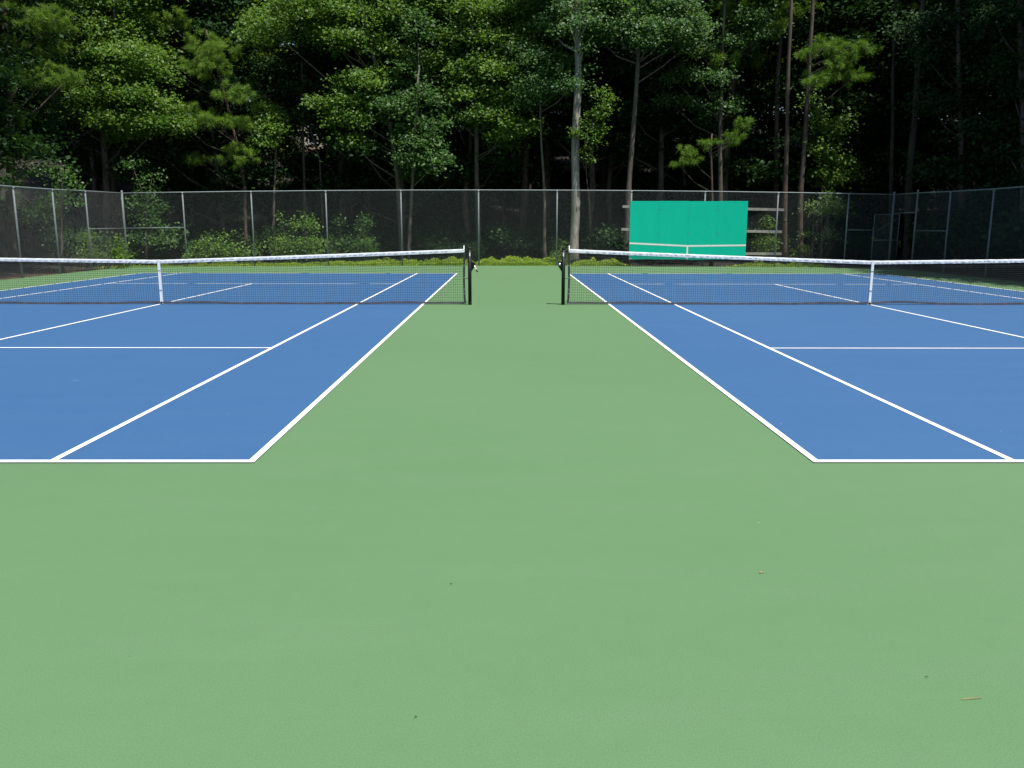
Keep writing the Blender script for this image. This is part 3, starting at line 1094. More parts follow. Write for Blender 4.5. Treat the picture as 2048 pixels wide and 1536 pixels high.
tree('broadleaf_tree', 'green broadleaf on the thicker pale trunk of the pair left of centre', 'tree', (806, 20.8), [(798, 400), (785, 270), (755, 150), (720, 0)], 0.125,
     [(530, 50, 0.3, 48, 24), (590, 22, 0.5, 60, 24), (655, 30, 0.2, 60, 28), (720, 42, 0, 55, 26), (770, 30, 0.3, 45, 26), (700, 90, -0.2, 50, 22), (760, 100, 0, 45, 24),
      (655, 72, 0.4, 35, 18), (720, 170, -0.3, 48, 18), (690, 205, -0.5, 38, 15), (640, 200, -0.6, 30, 9), (705, 245, -0.6, 46, 16), (740, 210, -0.2, 36, 20), (700, 285, -0.5, 30, 9), (760, 160, 0.2, 35, 20)],
     M['leaf'], M['bark_pale'], dens=1.15, seed=4)
tree('broadleaf_tree', 'low mid-green broadleaf on the slimmer pale trunk of the pair left of centre', 'tree', (817, 20.0), [(822, 400), (826, 330), (832, 230), (838, 130)], 0.09,
     [(815, 140, 0.3, 45, 26), (835, 200, 0, 45, 22), (800, 225, 0.2, 38, 22), (870, 250, -0.2, 38, 18), (845, 290, -0.3, 48, 14), (868, 322, -0.4, 36, 12), (815, 320, -0.2, 32, 10), (830, 60, 0.5, 40, 26)],
     M['leaf_mid'], M['bark_pale'], dens=0.9, high=False, seed=5)
tree('broadleaf_tree', 'large sunlit broadleaf left of the tall grey trunk, crown reaching low', 'tree', (957, 21.5), [(955, 380), (952, 250), (948, 100), (940, 0)], 0.13,
     [(885, 22, 0.4, 60, 24), (945, 30, 0, 55, 26), (1005, 25, 0.2, 50, 24), (905, 82, 0, 55, 24), (965, 90, -0.3, 55, 24), (1030, 85, 0, 45, 22), (880, 135, 0.1, 42, 20), (940, 145, -0.4, 60, 20),
      (1005, 145, -0.3, 50, 20), (960, 195, -0.5, 52, 18), (905, 195, -0.2, 40, 18), (1020, 200, -0.3, 42, 16), (985, 235, -0.6, 48, 14), (1040, 252, -0.8, 44, 9), (930, 245, -0.4, 36, 14), (1000, 272, -0.5, 34, 9)],
     M['leaf'], M['bark_brown'], dens=1.2, seed=6)
tree('broadleaf_tree', 'slim thin-trunked tree with a flat cool-green spray left of the tall grey trunk', 'tree', (1090, 20.2), [(1089, 400), (1083, 290), (1080, 190)], 0.085,
     [(1085, 128, 0.2, 52, 10), (1110, 150, -0.2, 50, 11), (1062, 178, -0.3, 42, 10), (1115, 178, -0.4, 46, 10), (1150, 166, -1.1, 26, 9), (1040, 100, 0.3, 40, 14), (1050, 205, -0.1, 32, 8), (1085, 195, -0.5, 34, 7)],
     M['leaf_blue'], M['bark_pale'], dens=1.5, size=0.10, high=False, seed=7)
tall = tree('tall_tree', 'tall straight tree with a thick pale grey trunk in the middle of the far fence', 'tree', (1148, 19.6), [(1150, 400), (1153, 250), (1156, 60), (1158, 0)], 0.215,
            [(1120, 25, 0.1, 40, 18), (1172, 35, -0.5, 34, 16), (1148, 62, -0.5, 26, 12), (1140, 5, -0.4, 36, 14), (1165, 100, -0.4, 16, 10), (1195, 15, 0.3, 40, 18), (1100, 65, 0.8, 40, 18)], M['leaf_blue'], M['bark_grey'], dens=1.0, seed=8)
tree('broadleaf_tree', 'leaning dark-trunked tree behind the practice board with drooping cool-green sprays', 'tree', (1250, 20.4), [(1258, 380), (1268, 230), (1282, 60), (1290, 0)], 0.135,
     [(1310, 15, 0, 55, 24), (1255, 40, 0.1, 45, 18), (1350, 25, -0.1, 45, 22), (1285, 60, -0.4, 55, 16), (1230, 72, -0.3, 40, 10), (1340, 62, -0.3, 48, 16), (1385, 55, 0, 34, 16), (1300, 90, -0.6, 40, 10),
      (1200, 80, -0.2, 26, 7), (1375, 85, 0.1, 28, 12), (1260, 85, -0.5, 26, 7)],
     M['leaf_blue'], M['bark_brown'], dens=1.25, size=0.105, seed=9)
tree('broadleaf_tree', 'dim broadleaf with scattered cool-green sprays over the right half of the board', 'tree', (1440, 22.0), [(1440, 380), (1442, 200), (1450, 0)], 0.12,
     [(1395, 155, -0.4, 32, 13), (1435, 160, -0.3, 30, 12), (1350, 160, -0.2, 22, 12), (1500, 45, 0, 42, 18), (1525, 70, -0.2, 26, 12), (1470, 85, 0.2, 36, 16), (1420, 210, 0.1, 28, 14), (1455, 215, 0.1, 24, 10), (1400, 110, 0.5, 36, 14), (1450, 120, 0.5, 36, 16), (1340, 200, 0.8, 30, 14)],
     M['leaf_blue'], M['bark_brown'], dens=1.1, size=0.11, seed=10)
tree('pine_tree', 'short pine with yellow-green tufts on drooping boughs just above the practice board', 'tree', (1424, 19.6), [(1424, 400), (1422, 300), (1424, 268)], 0.07,
     [(1380, 312, -0.3, 30, 16), (1405, 288, -0.2, 20, 12), (1492, 254, -0.2, 22, 13), (1462, 286, -0.3, 26, 12), (1480, 268, -0.2, 18, 10), (1350, 325, -0.3, 12, 7)],
     M['needle_bright'], M['bark_pine'], 'needle', high=False, seed=11)
tree('pine_tree', 'straight bare reddish pine trunk right of the practice board, left of two', 'tree', (1570, 20.3), [(1571, 380), (1575, 200), (1582, 0)], 0.115, [], M['needle'], M['bark_pine'], 'needle', seed=12)
tree('pine_tree', 'pine with a sunlit yellow-green bough spreading right, right of the practice board', 'tree', (1602, 20.0), [(1602, 380), (1611, 260), (1616, 180), (1622, 60), (1625, 0), (1628, -160)], 0.125,
     [(1640, 92, -0.3, 36, 15), (1665, 82, -0.2, 22, 10), (1690, 128, -0.5, 42, 16), (1735, 108, -0.4, 36, 11), (1660, 150, -0.5, 42, 13), (1700, 150, -0.6, 26, 12), (1628, 165, -0.4, 34, 11), (1755, 100, -0.4, 24, 9), (1610, 110, -0.2, 22, 9), (1700, 100, -0.4, 34, 9)],
     M['needle_bright'], M['bark_pine'], 'needle', dens=1.3, high=False, seed=13)
tree('pine_tree', 'dim slanting pine trunk just left of the straight reddish one', 'tree', (1553, 23.5), [(1553, 300), (1556, 150), (1565, 0)], 0.15, [], M['needle'], M['bark_pine'], 'needle', seed=14)
tree('understory_tree', 'light green leafy young tree, a loose column right of the reddish pine trunks', 'tree', (1645, 20.6), [(1645, 380), (1648, 250)], 0.05,
     [(1622, 248, 0, 17, 22), (1655, 262, -0.1, 32, 14), (1690, 243, -0.2, 18, 9), (1645, 300, -0.1, 28, 16), (1665, 330, -0.2, 28, 14), (1640, 352, -0.2, 26, 11), (1625, 205, 0.1, 10, 16), (1668, 365, -0.2, 26, 9)],
     M['leaf'], M['bark_brown'], dens=1.0, high=False, seed=15)
tree('sapling', 'small crooked sapling with bright leaves behind the far fence, a dead stick leaning beside it', 'tree', (1627, 18.9), [(1626, 450), (1630, 415)], 0.022,
     [(1640, 412, -0.1, 22, 10), (1668, 418, -0.2, 18, 9), (1655, 395, 0, 18, 6), (1610, 470, -0.1, 8, 3), (1655, 470, -0.1, 12, 4), (1620, 505, -0.2, 12, 5)],
     M['leaf_bright'], M['bark_pale'], dens=2.0, size=0.085, high=False, seed=16)
tree('pine_tree', 'thin dark bare trunk in the shaded right-hand woods, above the gate', 'tree', (1783, 21.0), [(1784, 300), (1787, 100), (1790, 0)], 0.11, [], M['needle'], M['bark_dark'], 'needle', seed=17)
tree('pine_tree', 'thick dark bare trunk in the shaded right-hand woods, above the doorway', 'tree', (1815, 20.0), [(1820, 350), (1836, 150), (1845, 0)], 0.19, [], M['needle'], M['bark_dark'], 'needle', seed=18)
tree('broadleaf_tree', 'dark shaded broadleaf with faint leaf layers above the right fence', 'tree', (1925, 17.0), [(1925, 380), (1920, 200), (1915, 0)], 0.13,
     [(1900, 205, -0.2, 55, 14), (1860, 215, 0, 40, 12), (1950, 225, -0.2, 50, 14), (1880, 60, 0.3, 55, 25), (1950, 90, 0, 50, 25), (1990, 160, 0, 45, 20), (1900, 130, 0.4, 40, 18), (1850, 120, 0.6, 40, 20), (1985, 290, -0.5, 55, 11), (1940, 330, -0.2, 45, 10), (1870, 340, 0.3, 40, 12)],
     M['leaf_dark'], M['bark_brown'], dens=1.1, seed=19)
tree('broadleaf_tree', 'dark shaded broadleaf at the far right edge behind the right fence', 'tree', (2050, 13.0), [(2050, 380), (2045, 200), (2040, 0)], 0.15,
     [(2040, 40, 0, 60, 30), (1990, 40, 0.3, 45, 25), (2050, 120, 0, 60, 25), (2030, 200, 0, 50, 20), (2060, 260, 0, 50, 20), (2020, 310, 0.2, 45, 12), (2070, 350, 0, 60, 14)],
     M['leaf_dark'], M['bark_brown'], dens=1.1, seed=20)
tree('understory_tree', 'leafy young tree with light-catching sprays behind the left fence, near its first posts', 'tree', (120, 12.6), [(122, 420), (126, 330)], 0.05,
     [(125, 350, 0, 34, 12), (110, 400, 0.1, 30, 14), (100, 440, 0, 32, 12), (150, 400, 0.3, 22, 10), (130, 475, 0.1, 30, 12), (60, 420, 0.2, 24, 14), (30, 330, 0.3, 30, 16), (8, 285, 0, 16, 20), (95, 335, 0.2, 30, 8)],
     M['leaf_mid'], M['bark_brown'], dens=0.75, size=0.10, high=False, seed=21)
tree('understory_tree', 'loose leafy young tree behind the far fence at its left-hand corner', 'tree', (290, 18.6), [(292, 440), (296, 400)], 0.045,
     [(285, 425, 0, 26, 14), (310, 450, 0, 30, 14), (275, 470, -0.1, 24, 12), (320, 490, -0.1, 34, 12), (265, 505, -0.1, 22, 8), (300, 400, 0.2, 30, 10), (270, 330, 0.5, 30, 10), (300, 350, 0.6, 25, 8)],
     M['leaf_mid'], M['bark_brown'], dens=0.7, size=0.10, high=False, seed=22)
tree('broadleaf_tree', 'small bright maple bough tree just left of the glimpse of the pale house', 'tree', (545, 21.8), [(548, 380), (552, 300), (556, 240)], 0.07,
     [(545, 262, -0.3, 36, 15), (525, 290, -0.4, 26, 10), (548, 235, 0, 28, 11), (520, 215, 0.3, 22, 10)],
     M['leaf'], M['bark_brown'], dens=1.5, high=False, seed=23)

tree('slim_tree', 'slim dark straight trunk standing in front of the glimpse of the pale house', 'tree', (609, 23.4), [(608, 330), (606, 230), (603, 120)], 0.085, [(600, 140, 0.6, 30, 14), (620, 110, 0.6, 30, 14)], M['leaf_dark'], M['bark_brown'], high=False, seed=31)
tree('slim_tree', 'slim dark slanting trunk crossing the glimpse of the pale house', 'tree', (648, 23.0), [(640, 320), (617, 245), (600, 180)], 0.06, [(590, 180, 0.3, 26, 10)], M['leaf_dark'], M['bark_brown'], high=False, seed=32)

# climbing vine on the tall grey trunk
rng = np.random.default_rng(77)
vr = at(1176, 330, 19.5)
vine = thing('climbing_vine', 'bright yellow-green vine hanging from the tall grey trunk', 'vine', (vr[0], 19.5, ground_z(vr[0], 19.5)))
vb = MB()
vb.tube([at(1182, 520, 19.45), at(1180, 420, 19.4), at(1172, 340, 19.35), at(1170, 280, 19.35), at(1200, 210, 19.3), at(1203, 175, 19.35)], [0.02, 0.018, 0.016, 0.014, 0.01, 0.006], 6)
vb.tube([at(1172, 340, 19.35), at(1150, 300, 19.30), at(1148, 240, 19.30), at(1160, 200, 19.3)], [0.012, 0.01, 0.008, 0.006], 6)
vb.build('vine_stem', M['bark_brown'], vine, True)
bl = [px_blob(u, v, 19.35, a, c, 0.35) for u, v, a, c in [(1203, 192, 16, 12), (1212, 215, 16, 14), (1225, 200, 8, 8), (1190, 232, 20, 12), (1170, 252, 22, 11), (1200, 258, 14, 12), (1160, 272, 18, 9), (1185, 282, 20, 10),
                                                             (1195, 266, 12, 8), (1172, 300, 10, 9), (1178, 320, 6, 9), (1145, 268, 8, 6), (1208, 235, 12, 10)]]
V, T = leaf_quads(rng, bl, 4.0, 0.10, per=14, sig=0.12, flat=0.8)
quads_object('vine_leaves', V, T, M['leaf_bright'], vine)

# dead stick leaning at the sapling
b = MB()
p0, p1 = at(1626, 518, 18.75), at(1656, 484, 18.8)
p0[2] = -0.05
b.tube([p0, (p0 + p1) / 2 + np.array([0.03, 0, 0.02]), p1], [0.022, 0.018, 0.010], 6)
tag(b.build('dead_stick', M['bark_pale'], None, True), 'pale dead stick leaning behind the far fence beside the small sapling', 'stick')


# ---- shrubs behind the fence
def shrub(label, u, v, Y, w, h, mat, seed, size=0.09, dens=1.0, name='leafy_shrub', group='shrubs behind the fence'):
    rng = np.random.default_rng(300 + seed)
    c = at(u, v, Y)
    g = ground_z(c[0], Y)
    root = thing(name, label, 'shrub', (c[0], Y, g), group)
    k = (Y - CAM[1]) / FPX
    W, H = w * k, h * k
    b = MB()
    bl = []
    for i in range(13):
        x, y = c[0] + rng.uniform(-0.95, 0.95) * W, Y + rng.uniform(-0.5, 0.6)
        z = g + H * rng.uniform(0.3, 1.12) * (1 - 0.45 * (abs(x - c[0]) / W) ** 2)
        b.tube([(c[0] + (x - c[0]) * 0.3, Y + (y - Y) * 0.3, g - 0.05), ((x + c[0]) / 2, y, (g + z) * 0.5), (x, y, z)], [0.016, 0.012, 0.005], 5)
        bl.append(((x, y, z), (W * rng.uniform(0.10, 0.24), 0.28, H * rng.uniform(0.08, 0.18))))
        bl.append(((x, y, g + (z - g) * 0.5), (W * rng.uniform(0.22, 0.36), 0.35, H * rng.uniform(0.12, 0.2))))
    b.build('stems', M['bark_brown'], root)
    V, T = leaf_quads(rng, bl, 3.0 * dens, size, per=18, sig=0.13, flat=0.9)
    V[:, :, 2] = np.maximum(V[:, :, 2], g + 0.02)
    quads_object('foliage', V, T, mat, root)
    return root


shrub('yellow-green shrub behind the far fence, left one of the sunlit pair', 450, 500, 18.9, 62, 62, M['leaf_bright'], 1)
shrub('larger yellow-green shrub behind the far fence, taller one of the sunlit pair', 580, 500, 19.0, 75, 84, M['leaf_bright'], 2)
shrub('dull green shrub behind the far fence, right of the sunlit yellow-green pair', 705, 500, 19.6, 50, 95, M['leaf_mid'], 3, dens=0.6)
shrub('dark green bush behind the right fence, near the right edge', 2020, 520, 11.5, 40, 60, M['leaf_dark'], 4)
shrub('low green bush in the corner behind the left fence', 195, 500, 15.0, 50, 70, M['leaf'], 5, dens=0.7)
shrub('small green bush between the centre fence posts and the tall grey trunk', 1120, 520, 18.9, 14, 40, M['leaf'], 6, 0.07)
shrub('dim low bush under the trees behind the pair of pale trunks', 880, 500, 21.5, 60, 80, M['leaf_dark'], 7)
shrub('dim low bush in the woods behind the timber rails', 1545, 500, 20.5, 45, 85, M['leaf'], 8, dens=0.6)

# ---- weeds along the foot of the far fence
rng = np.random.default_rng(9)
Vs, Ts = [], []


def weed_band(u0, u1, n, hmax):
    nc = max(6, int((u1 - u0) / 2.2))
    cu = rng.uniform(u0, u1, nc)
    cx = np.array([at(u, 525, 18.2)[0] for u in cu])
    cd = rng.uniform(0.02, 0.95, nc)
    ch = hmax * 1.05 * rng.uniform(0.2, 1.1, nc) * (0.6 + 0.4 * cd)
    cr = rng.uniform(0.06, 0.34, nc)
    n = int(n * 2.2)
    i = rng.integers(0, nc, n)
    xs = cx[i] + rng.normal(0, 1, n) * cr[i]
    ys = np.array([back_y(x) for x in xs]) + np.maximum(0.0, cd[i] + rng.normal(0, 1, n) * cr[i] * 0.7)
    rr_ = np.hypot(xs - cx[i], 0) / cr[i]
    hs = ch[i] * np.exp(-0.35 * rr_ ** 2) * rng.uniform(0.1, 1.0, n) ** 0.7
    P = np.stack([xs, ys, np.maximum(0.01, hs) - 0.04], 1)
    up = unit(np.array([0.15, -0.85, 1.0]) + rng.normal(size=(n, 3)) * 0.6)
    t = unit(np.cross(up, rng.normal(size=(n, 3))))
    s = unit(np.cross(up, t))
    L = rng.uniform(0.03, 0.075, n)[:, None]
    Vs.append(np.stack([P - t * L * .5, P + s * L * .32, P + t * L * .5, P - s * L * .32], 1))
    Ts.append(np.clip(rng.normal(0.5, 0.14, nc)[i] + rng.normal(0.05, 0.18, n), 0, 1))
    m = n // 3                       # grass blades
    base = np.stack([xs[:m], ys[:m], np.full(m, -0.07)], 1)
    tip = base + np.stack([rng.normal(0, .06, m), rng.normal(-.03, .05, m), hs[:m] * 1.1 + 0.10], 1)
    sd = np.stack([np.full(m, .006), rng.normal(0, .003, m), np.zeros(m)], 1)
    mid = (base + tip) / 2
    Vs.append(np.stack([base - sd, mid - sd * .8, tip, mid + sd * .8], 1))
    Ts.append(np.clip(rng.normal(0.65, 0.2, m), 0, 1))


weed_band(660, 750, 3500, 0.26)
weed_band(735, 900, 6500, 0.34)
weed_band(880, 945, 3500, 0.36)
weed_band(965, 1115, 9500, 0.42)
weed_band(1165, 1235, 4200, 0.36)
weed_band(400, 660, 4500, 0.20)
weed_band(1480, 1640, 3800, 0.22)
weed_band(245, 400, 900, 0.10)
o = quads_object('weeds', np.concatenate(Vs), np.concatenate(Ts), M['weed'], None)
o['kind'] = 'stuff'
tag(o, 'bright green weeds and grass along the foot of the far fence', 'weeds')

# ------------------------------------------------------------------ deep woods: shared tree kinds, copied
def proto(name, kind, seed, H, r0, leafmat, bark, low=4.0):
    rng = np.random.default_rng(seed)
    root = thing(name, '', 'tree', (0, 0, 0))
    pts = [np.array([0, 0, -0.3])]
    for i in range(1, 7):
        z = H * i / 6
        pts.append(np.array([math.sin(seed + i) * 0.22, math.cos(seed * 2 + i) * 0.22, z]))
    bl, limbs = [], []
    nb = int((H - low) * 2.3)
    for i in range(nb):
        z = low + (H - low) * (i + 0.5) / nb
        a = i * 2.4 + rng.uniform(-.4, .4)
        R = (2.6 if kind == 'leaf' else 2.0) * (1.0 - 0.45 * (z - low) / (H - low)) * rng.uniform(0.5, 1.1)
        c = (R * math.cos(a), R * math.sin(a), z)
        bl.append((c, (1.35, 1.35, 0.42) if kind == 'leaf' else (0.9, 0.9, 0.3)))
        limbs.append(((0, 0, max(0.5, z - 0.5 * R - .3)), c, 0.05))
    trunk_mesh(root, pts, r0, bark, limbs, 0.35)
    if kind == 'leaf':
        V, T = leaf_quads(rng, bl, 0.95, 0.17, per=36, sig=0.36)
    else:
        V, T = needle_tris(rng, bl, 0.7, 0.28, 0.022, 60)
    quads_object('crown', V, T, leafmat, root)
    return root


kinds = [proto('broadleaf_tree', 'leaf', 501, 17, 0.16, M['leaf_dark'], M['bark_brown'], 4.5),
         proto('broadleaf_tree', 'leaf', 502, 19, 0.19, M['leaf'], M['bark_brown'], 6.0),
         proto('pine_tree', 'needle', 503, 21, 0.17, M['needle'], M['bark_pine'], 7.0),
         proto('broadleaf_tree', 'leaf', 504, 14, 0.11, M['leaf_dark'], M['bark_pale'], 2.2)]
used = [False] * 4
WOODS = 'dim tree standing deep in the shaded woods behind the far fence'


def plant(k, x, y, label, group, sc=None, rz=None):
    o = kinds[k] if not used[k] else copy_tree(kinds[k])
    used[k] = True
    o.location = (x, y, ground_z(x, y))
    o.rotation_euler = (0, 0, rz if rz is not None else random.uniform(0, 2 * PI))
    s = sc or random.uniform(0.9, 1.15)
    o.scale = (s, s, s)
    o['label'] = label
    o['group'] = group
    return o


# direction in which the house shows through
def blocked(x, y):
    h = at(612, 280, y)[0]
    if y > 23 and abs(x - h) < 1.6 + 0.02 * (y - 20):
        return True
    h = at(1592, 160, y)[0]
    if y > 24 and abs(x - h) < 0.9:
        return True
    return False


random.seed(21)
rows = [(24.5, 2.9, (0, 3, 3, 2)), (28.0, 3.3, (0, 1, 3, 2)), (32.5, 3.7, (0, 1, 1, 2)), (38.0, 4.2, (0, 1, 1, 0)), (45.0, 4.8, (0, 1, 1, 0)), (53.0, 4.8, (1, 3, 0, 1)), (60.0, 5.0, (1, 3, 0, 1)), (68.0, 5.0, (0, 3, 0, 1))]
for Y, step, ks in rows:
    x = -17.0 - (Y - 24) * 0.62
    end = 21.0 + (Y - 24) * 0.62
    i = 0
    while x < end:
        xx, yy = x + random.uniform(-0.8, 0.8), Y + random.uniform(-1.3, 1.3)
        if not blocked(xx, yy):
            plant(ks[i % 4] if random.random() < 0.75 else random.choice(ks), xx, yy, WOODS, 'dim trees deep in the woods')
        x += step
        i += 1
# woods along the two sides
for i, (x, y, k) in enumerate([(-18.6, 14.5, 0), (-17.2, 10.6, 3), (-21.0, 12.0, 1), (-19.5, 18.5, 0), (-22.5, 17.0, 2), (-17.8, 6.0, 0), (-21.5, 7.5, 1), (-24.5, 14.0, 0), (-26.0, 19.0, 1), (-25.5, 9.5, 1), (-19.0, 1.5, 2), (-23.0, 3.0, 1)]):
    plant(k, x, y, 'dim tree in the woods behind the left fence', 'dim trees behind the left fence')
for i, (x, y, k) in enumerate([(23.8, 20.2, 0), (22.3, 15.2, 3), (23.0, 12.2, 0), (23.2, 10.5, 3), (21.4, 8.0, 0), (24.0, 6.0, 1), (21.6, 4.0, 3), (25.0, 13.0, 0), (25.5, 18.0, 0), (24.5, 23.0, 1), (28.0, 9.0, 3), (28.5, 15.0, 0), (27.0, 3.0, 1), (25.5, -1.0, 0), (31.0, 12.0, 1), (31.5, 19.0, 3), (29.0, 22.0, 0)]):
    plant(k, x, y, 'dark tree in the shaded woods behind the right fence', 'dark trees behind the right fence', 1.1)

# low undergrowth in the woods: bushes in the shade, one kind copied
rng = np.random.default_rng(640)
bush = thing('undergrowth_bush', '', 'bush', (0, 0, 0))
sb = MB()
bl = []
for i in range(14):
    a, R_ = i * 2.4, 0.25 + 0.85 * math.sqrt(i / 14)
    z = 0.45 + 0.95 * rng.uniform(0.3, 1) * (1.25 - 0.5 * R_)
    p = (R_ * math.cos(a), R_ * math.sin(a), z)
    sb.tube([(p[0] * .2, p[1] * .2, -0.1), (p[0] * .6, p[1] * .6, z * .6), p], [0.018, 0.012, 0.005], 5)
    bl.append((p, (0.42, 0.42, 0.28)))
sb.build('stems', M['bark_brown'], bush)
V, T = leaf_quads(rng, bl, 1.7, 0.13, per=24, sig=0.20, flat=0.6)
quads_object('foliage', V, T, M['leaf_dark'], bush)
first = True
for Y, step in ((21.6, 2.3), (23.6, 2.4), (26.2, 2.6), (30.0, 3.0), (35.0, 3.4), (41.5, 3.8), (49.0, 4.2), (57.0, 4.6)):
    x = -15.5 - (Y - 21) * 0.6
    while x < 19.5 + (Y - 21) * 0.75:
        xx, yy = x + random.uniform(-.8, .8), Y + random.uniform(-.9, .9)
        if not (blocked(xx, yy) and yy > 55) and random.random() < 0.92:
            o = bush if first else copy_tree(bush)
            first = False
            o.location = (xx, yy, ground_z(xx, yy))
            o.rotation_euler = (0, 0, random.uniform(0, 6.28))
            k_ = random.uniform(0.6, 1.25) * (1.25 if Y > 29 else 0.9)
            o.scale = (k_, k_, k_ * random.uniform(0.8, 1.2))
            o['label'] = 'dark low bush in the shaded undergrowth of the woods behind the far fence'
            o['group'] = 'undergrowth bushes in the woods'
        x += step

for i in range(46):
    side = 1 if i % 3 else -1
    xx = random.uniform(19.0, 46.0) if side > 0 else random.uniform(-34.0, -15.5)
    yy = random.uniform(-2.0, 22.0)
    o = copy_tree(bush)
    o.location = (xx, yy, ground_z(xx, yy))
    o.rotation_euler = (0, 0, random.uniform(0, 6.28))
    k_ = random.uniform(0.7, 1.3) * (1.0 + 0.02 * abs(xx))
    o.scale = (k_, k_, k_)
    o['label'] = 'dark low bush in the woods behind the %s fence' % ('right' if side > 0 else 'left')
    o['group'] = 'bushes behind the %s fence' % ('right' if side > 0 else 'left')
for k, u, y in ((3, 1362, 27.5), (3, 1405, 31.0), (3, 1340, 34.0), (0, 1385, 42.0), (3, 905, 26.0), (3, 1010, 29.0), (3, 700, 26.5), (3, 1470, 27.0), (3, 1660, 25.5), (3, 1740, 27.0), (3, 1830, 29.0)):
    p = at(u, 400, y)
    if not blocked(p[0], y):
        plant(k, p[0], y, WOODS, 'dim trees deep in the woods', 1.0)
for k, x, y in ((3, 27, 24), (3, 29.5, 27), (0, 33, 28.5), (3, 31, 23), (3, 36, 33), (0, 40, 36), (3, 34, 20), (3, 38, 26), (0, 44, 30), (3, 36, 15), (3, 42, 20)):
    plant(k, x, y, 'dark tree in the shaded woods behind the right fence', 'dark trees behind the right fence', 1.0)
for i in range(22):
    xx, yy = random.uniform(31, 52), random.uniform(4, 40)
    plant(random.choice((0, 1, 3, 3)), xx, yy, 'dark tree in the shaded woods behind the right fence', 'dark trees behind the right fence', 1.1)

# ------------------------------------------------------------------ house glimpsed through the trees
HY = 62.0
hc = at(628, 320, HY)
hg = at(628, 312, HY)[2]
house = thing('house', 'pale sided house with a white-muntin window on a brick foundation, glimpsed through the trees', 'house', (hc[0], HY + 4, hg - 1.2))
hx0, hx1 = hc[0] - 5.5, hc[0] + 6.5
zf = at(628, 298, HY)[2]
b = MB()
b.box((hx0, HY + 0.03, zf + 0.003), (hx1, HY + 9, zf + 5.4))
wall = b.build('wall', M['siding'], house)
b = MB()
b.box((hx0 - 0.04, HY - 0.02, hg - 3.0), (hx1 + 0.04, HY + 9.04, zf))
b.build('foundation', M['brick'], house)
b = MB()
b.add([(hx0 - .4, HY - .5, zf + 5.3), (hx1 + .4, HY - .5, zf + 5.3), (hx1 + .4, HY + 4.5, zf + 8.2), (hx0 - .4, HY + 4.5, zf + 8.2), (hx0 - .4, HY + 9.5, zf + 5.3), (hx1 + .4, HY + 9.5, zf + 5.3)],
      [(0, 1, 2, 3), (3, 2, 5, 4), (0, 3, 4), (1, 5, 2), (0, 4, 5, 1)])
b.build('roof', M['roof'], house)
for (u0, u1) in ((617, 634), (560, 577), (690, 707)):
    wa, wc = at(u0, 252, HY), at(u1, 287, HY)
    xa, xb, za, zb2 = wa[0], wc[0], wc[2], wa[2]
    b = MB()
    f = 0.07
    b.box((xa - f, HY - 0.05, za - f), (xa, HY + 0.028, zb2 + f))
    b.box((xb, HY - 0.05, za - f), (xb + f, HY + 0.028, zb2 + f))
    b.box((xa, HY - 0.05, zb2), (xb, HY + 0.028, zb2 + f))
    b.box((xa, HY - 0.05, za - f), (xb, HY + 0.028, za))
    zm_ = (za + zb2) / 2
    b.box((xa, HY - 0.03, zm_ - 0.03), (xb, HY + 0.02, zm_ + 0.03))
    for i in (1, 2):
        x = xa + (xb - xa) * i / 3
        b.box((x - 0.018, HY - 0.02, za), (x + 0.018, HY + 0.015, zm_ - 0.03))
        b.box((x - 0.018, HY - 0.02, zm_ + 0.03), (x + 0.018, HY + 0.015, zb2))
    win = b.build('window', M['white'], house)
    b = MB()
    b.box((xa, HY + 0.005, za), (xb, HY + 0.027, zb2))
    b.build('pane', M['glass'], win)

# ------------------------------------------------------------------ small debris on the court
def debris(u, v, name, label, cat, L, ang, mat, kind):
    p = at0(u, v, 0.0)
    b = MB()
    c, s = math.cos(ang), math.sin(ang)
    if kind == 'leaf':
        pts = [(-.5, 0, .004), (-.1, .22, .010), (.5, 0, .006), (-.1, -.22, .008)]
        vs = [(p[0] + L * (a * c - d * s), p[1] + L * (a * s + d * c), z) for a, d, z in pts]
        vs2 = [(x, y, z + 0.0012) for x, y, z in vs]
        b.add(vs + vs2, [(3, 2, 1, 0), (4, 5, 6, 7), (0, 1, 5, 4), (1, 2, 6, 5), (2, 3, 7, 6), (3, 0, 4, 7)])
        b.tube([(p[0] + L * .45 * c, p[1] + L * .45 * s, .006), (p[0] + L * .95 * c, p[1] + L * .95 * s, .005)], 0.0014, 5)
    else:
        b.tube([(p[0] - L * .5 * c, p[1] - L * .5 * s, .004), (p[0] + 0.03 * L * s, p[1] - .03 * L * c, .007), (p[0] + L * .5 * c, p[1] + L * .5 * s, .004)], 0.0012, 5)
    tag(b.build(name, mat), label, cat, 'bits of leaf litter on the court')


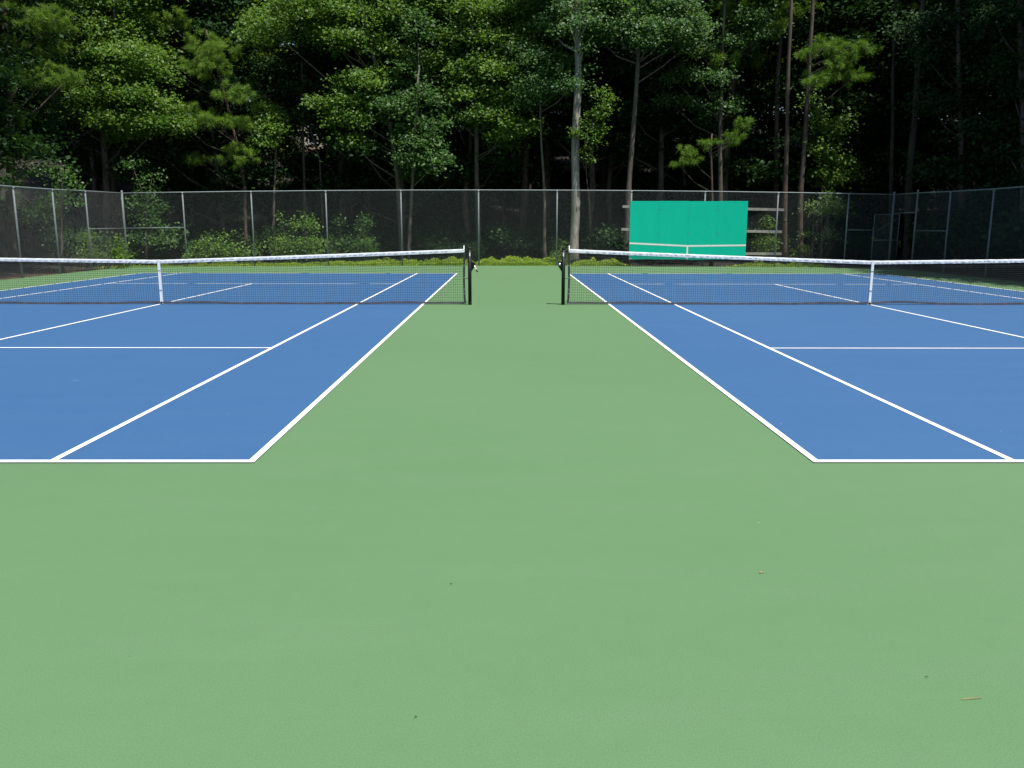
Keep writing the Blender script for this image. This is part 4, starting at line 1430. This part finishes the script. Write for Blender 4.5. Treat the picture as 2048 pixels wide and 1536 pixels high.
debris(1522, 1147, 'dry_leaf', 'small dry brown leaf with stem on the near green court, right of the middle', 'leaf', 0.020, 0.1, M['dry'], 'leaf')
debris(1943, 1399, 'pine_needle', 'dry tan pine needle on the near green court, lower right', 'pine needle', 0.075, 0.12, M['dry'], 'twig')
debris(902, 1170, 'seed', 'dark seed speck on the near green court, left of the middle', 'seed', 0.008, 0.4, M['dark_dry'], 'leaf')
debris(831, 1437, 'seed', 'dark seed speck on the green court close to the bottom of the picture', 'seed', 0.007, 0.9, M['dark_dry'], 'leaf')
debris(1854, 1357, 'seed', 'dark seed speck on the near green court, above the tan pine needle', 'seed', 0.008, 2.0, M['dark_dry'], 'leaf')

# ------------------------------------------------------------------ camera, light, sky
cam = bpy.data.cameras.new('camera')
co = bpy.data.objects.new('camera', cam)
COL.objects.link(co)
cam.sensor_width = 36.0
cam.lens = FPX / 2048 * 36.0
cam.clip_end = 600
cam.clip_start = 0.05
fwd = Vector(ray(1024, 768)).normalized()
d = Vector(ray(1034, 768)).normalized() - fwd
right = (d - fwd * d.dot(fwd)).normalized()
up = right.cross(fwd)
co.matrix_world = Matrix(((right.x, up.x, -fwd.x, CAM[0]), (right.y, up.y, -fwd.y, CAM[1]), (right.z, up.z, -fwd.z, CAM[2]), (0, 0, 0, 1)))
scene.camera = co

sun_dir = Vector((0.27, -0.29, 1.07)).normalized()
sun = bpy.data.lights.new('sun', 'SUN')
sun.energy = 4.4
sun.angle = math.radians(0.53)
sun.color = (1.0, 0.965, 0.90)
so = bpy.data.objects.new('sun', sun)
so.rotation_euler = sun_dir.to_track_quat('Z', 'Y').to_euler()
so.location = (20, -20, 60)
COL.objects.link(so)

w = bpy.data.worlds.new('World')
scene.world = w
w.use_nodes = True
nt = w.node_tree
sky = nt.nodes.new('ShaderNodeTexSky')
sky.sky_type = 'NISHITA'
sky.sun_disc = False
sky.sun_elevation = math.asin(sun_dir.z)
sky.sun_rotation = math.atan2(sun_dir.x, sun_dir.y)
bg = nt.nodes['Background']
bg.inputs[1].default_value = 0.075
nt.links.new(sky.outputs[0], bg.inputs[0])

scene.view_settings.view_transform = 'Standard'
scene.view_settings.look = 'None'
scene.view_settings.exposure = 0.7
scene.view_settings.gamma = 1.0
cy = scene.cycles
cy.max_bounces = 6
cy.diffuse_bounces = 3
cy.glossy_bounces = 2
cy.transmission_bounces = 3
cy.transparent_max_bounces = 4
cy.sample_clamp_indirect = 4.0
cy.use_denoising = True
cy.denoiser = 'OPENIMAGEDENOISE'
cy.denoising_input_passes = 'RGB_ALBEDO_NORMAL'
scene.render.filter_size = 1.6
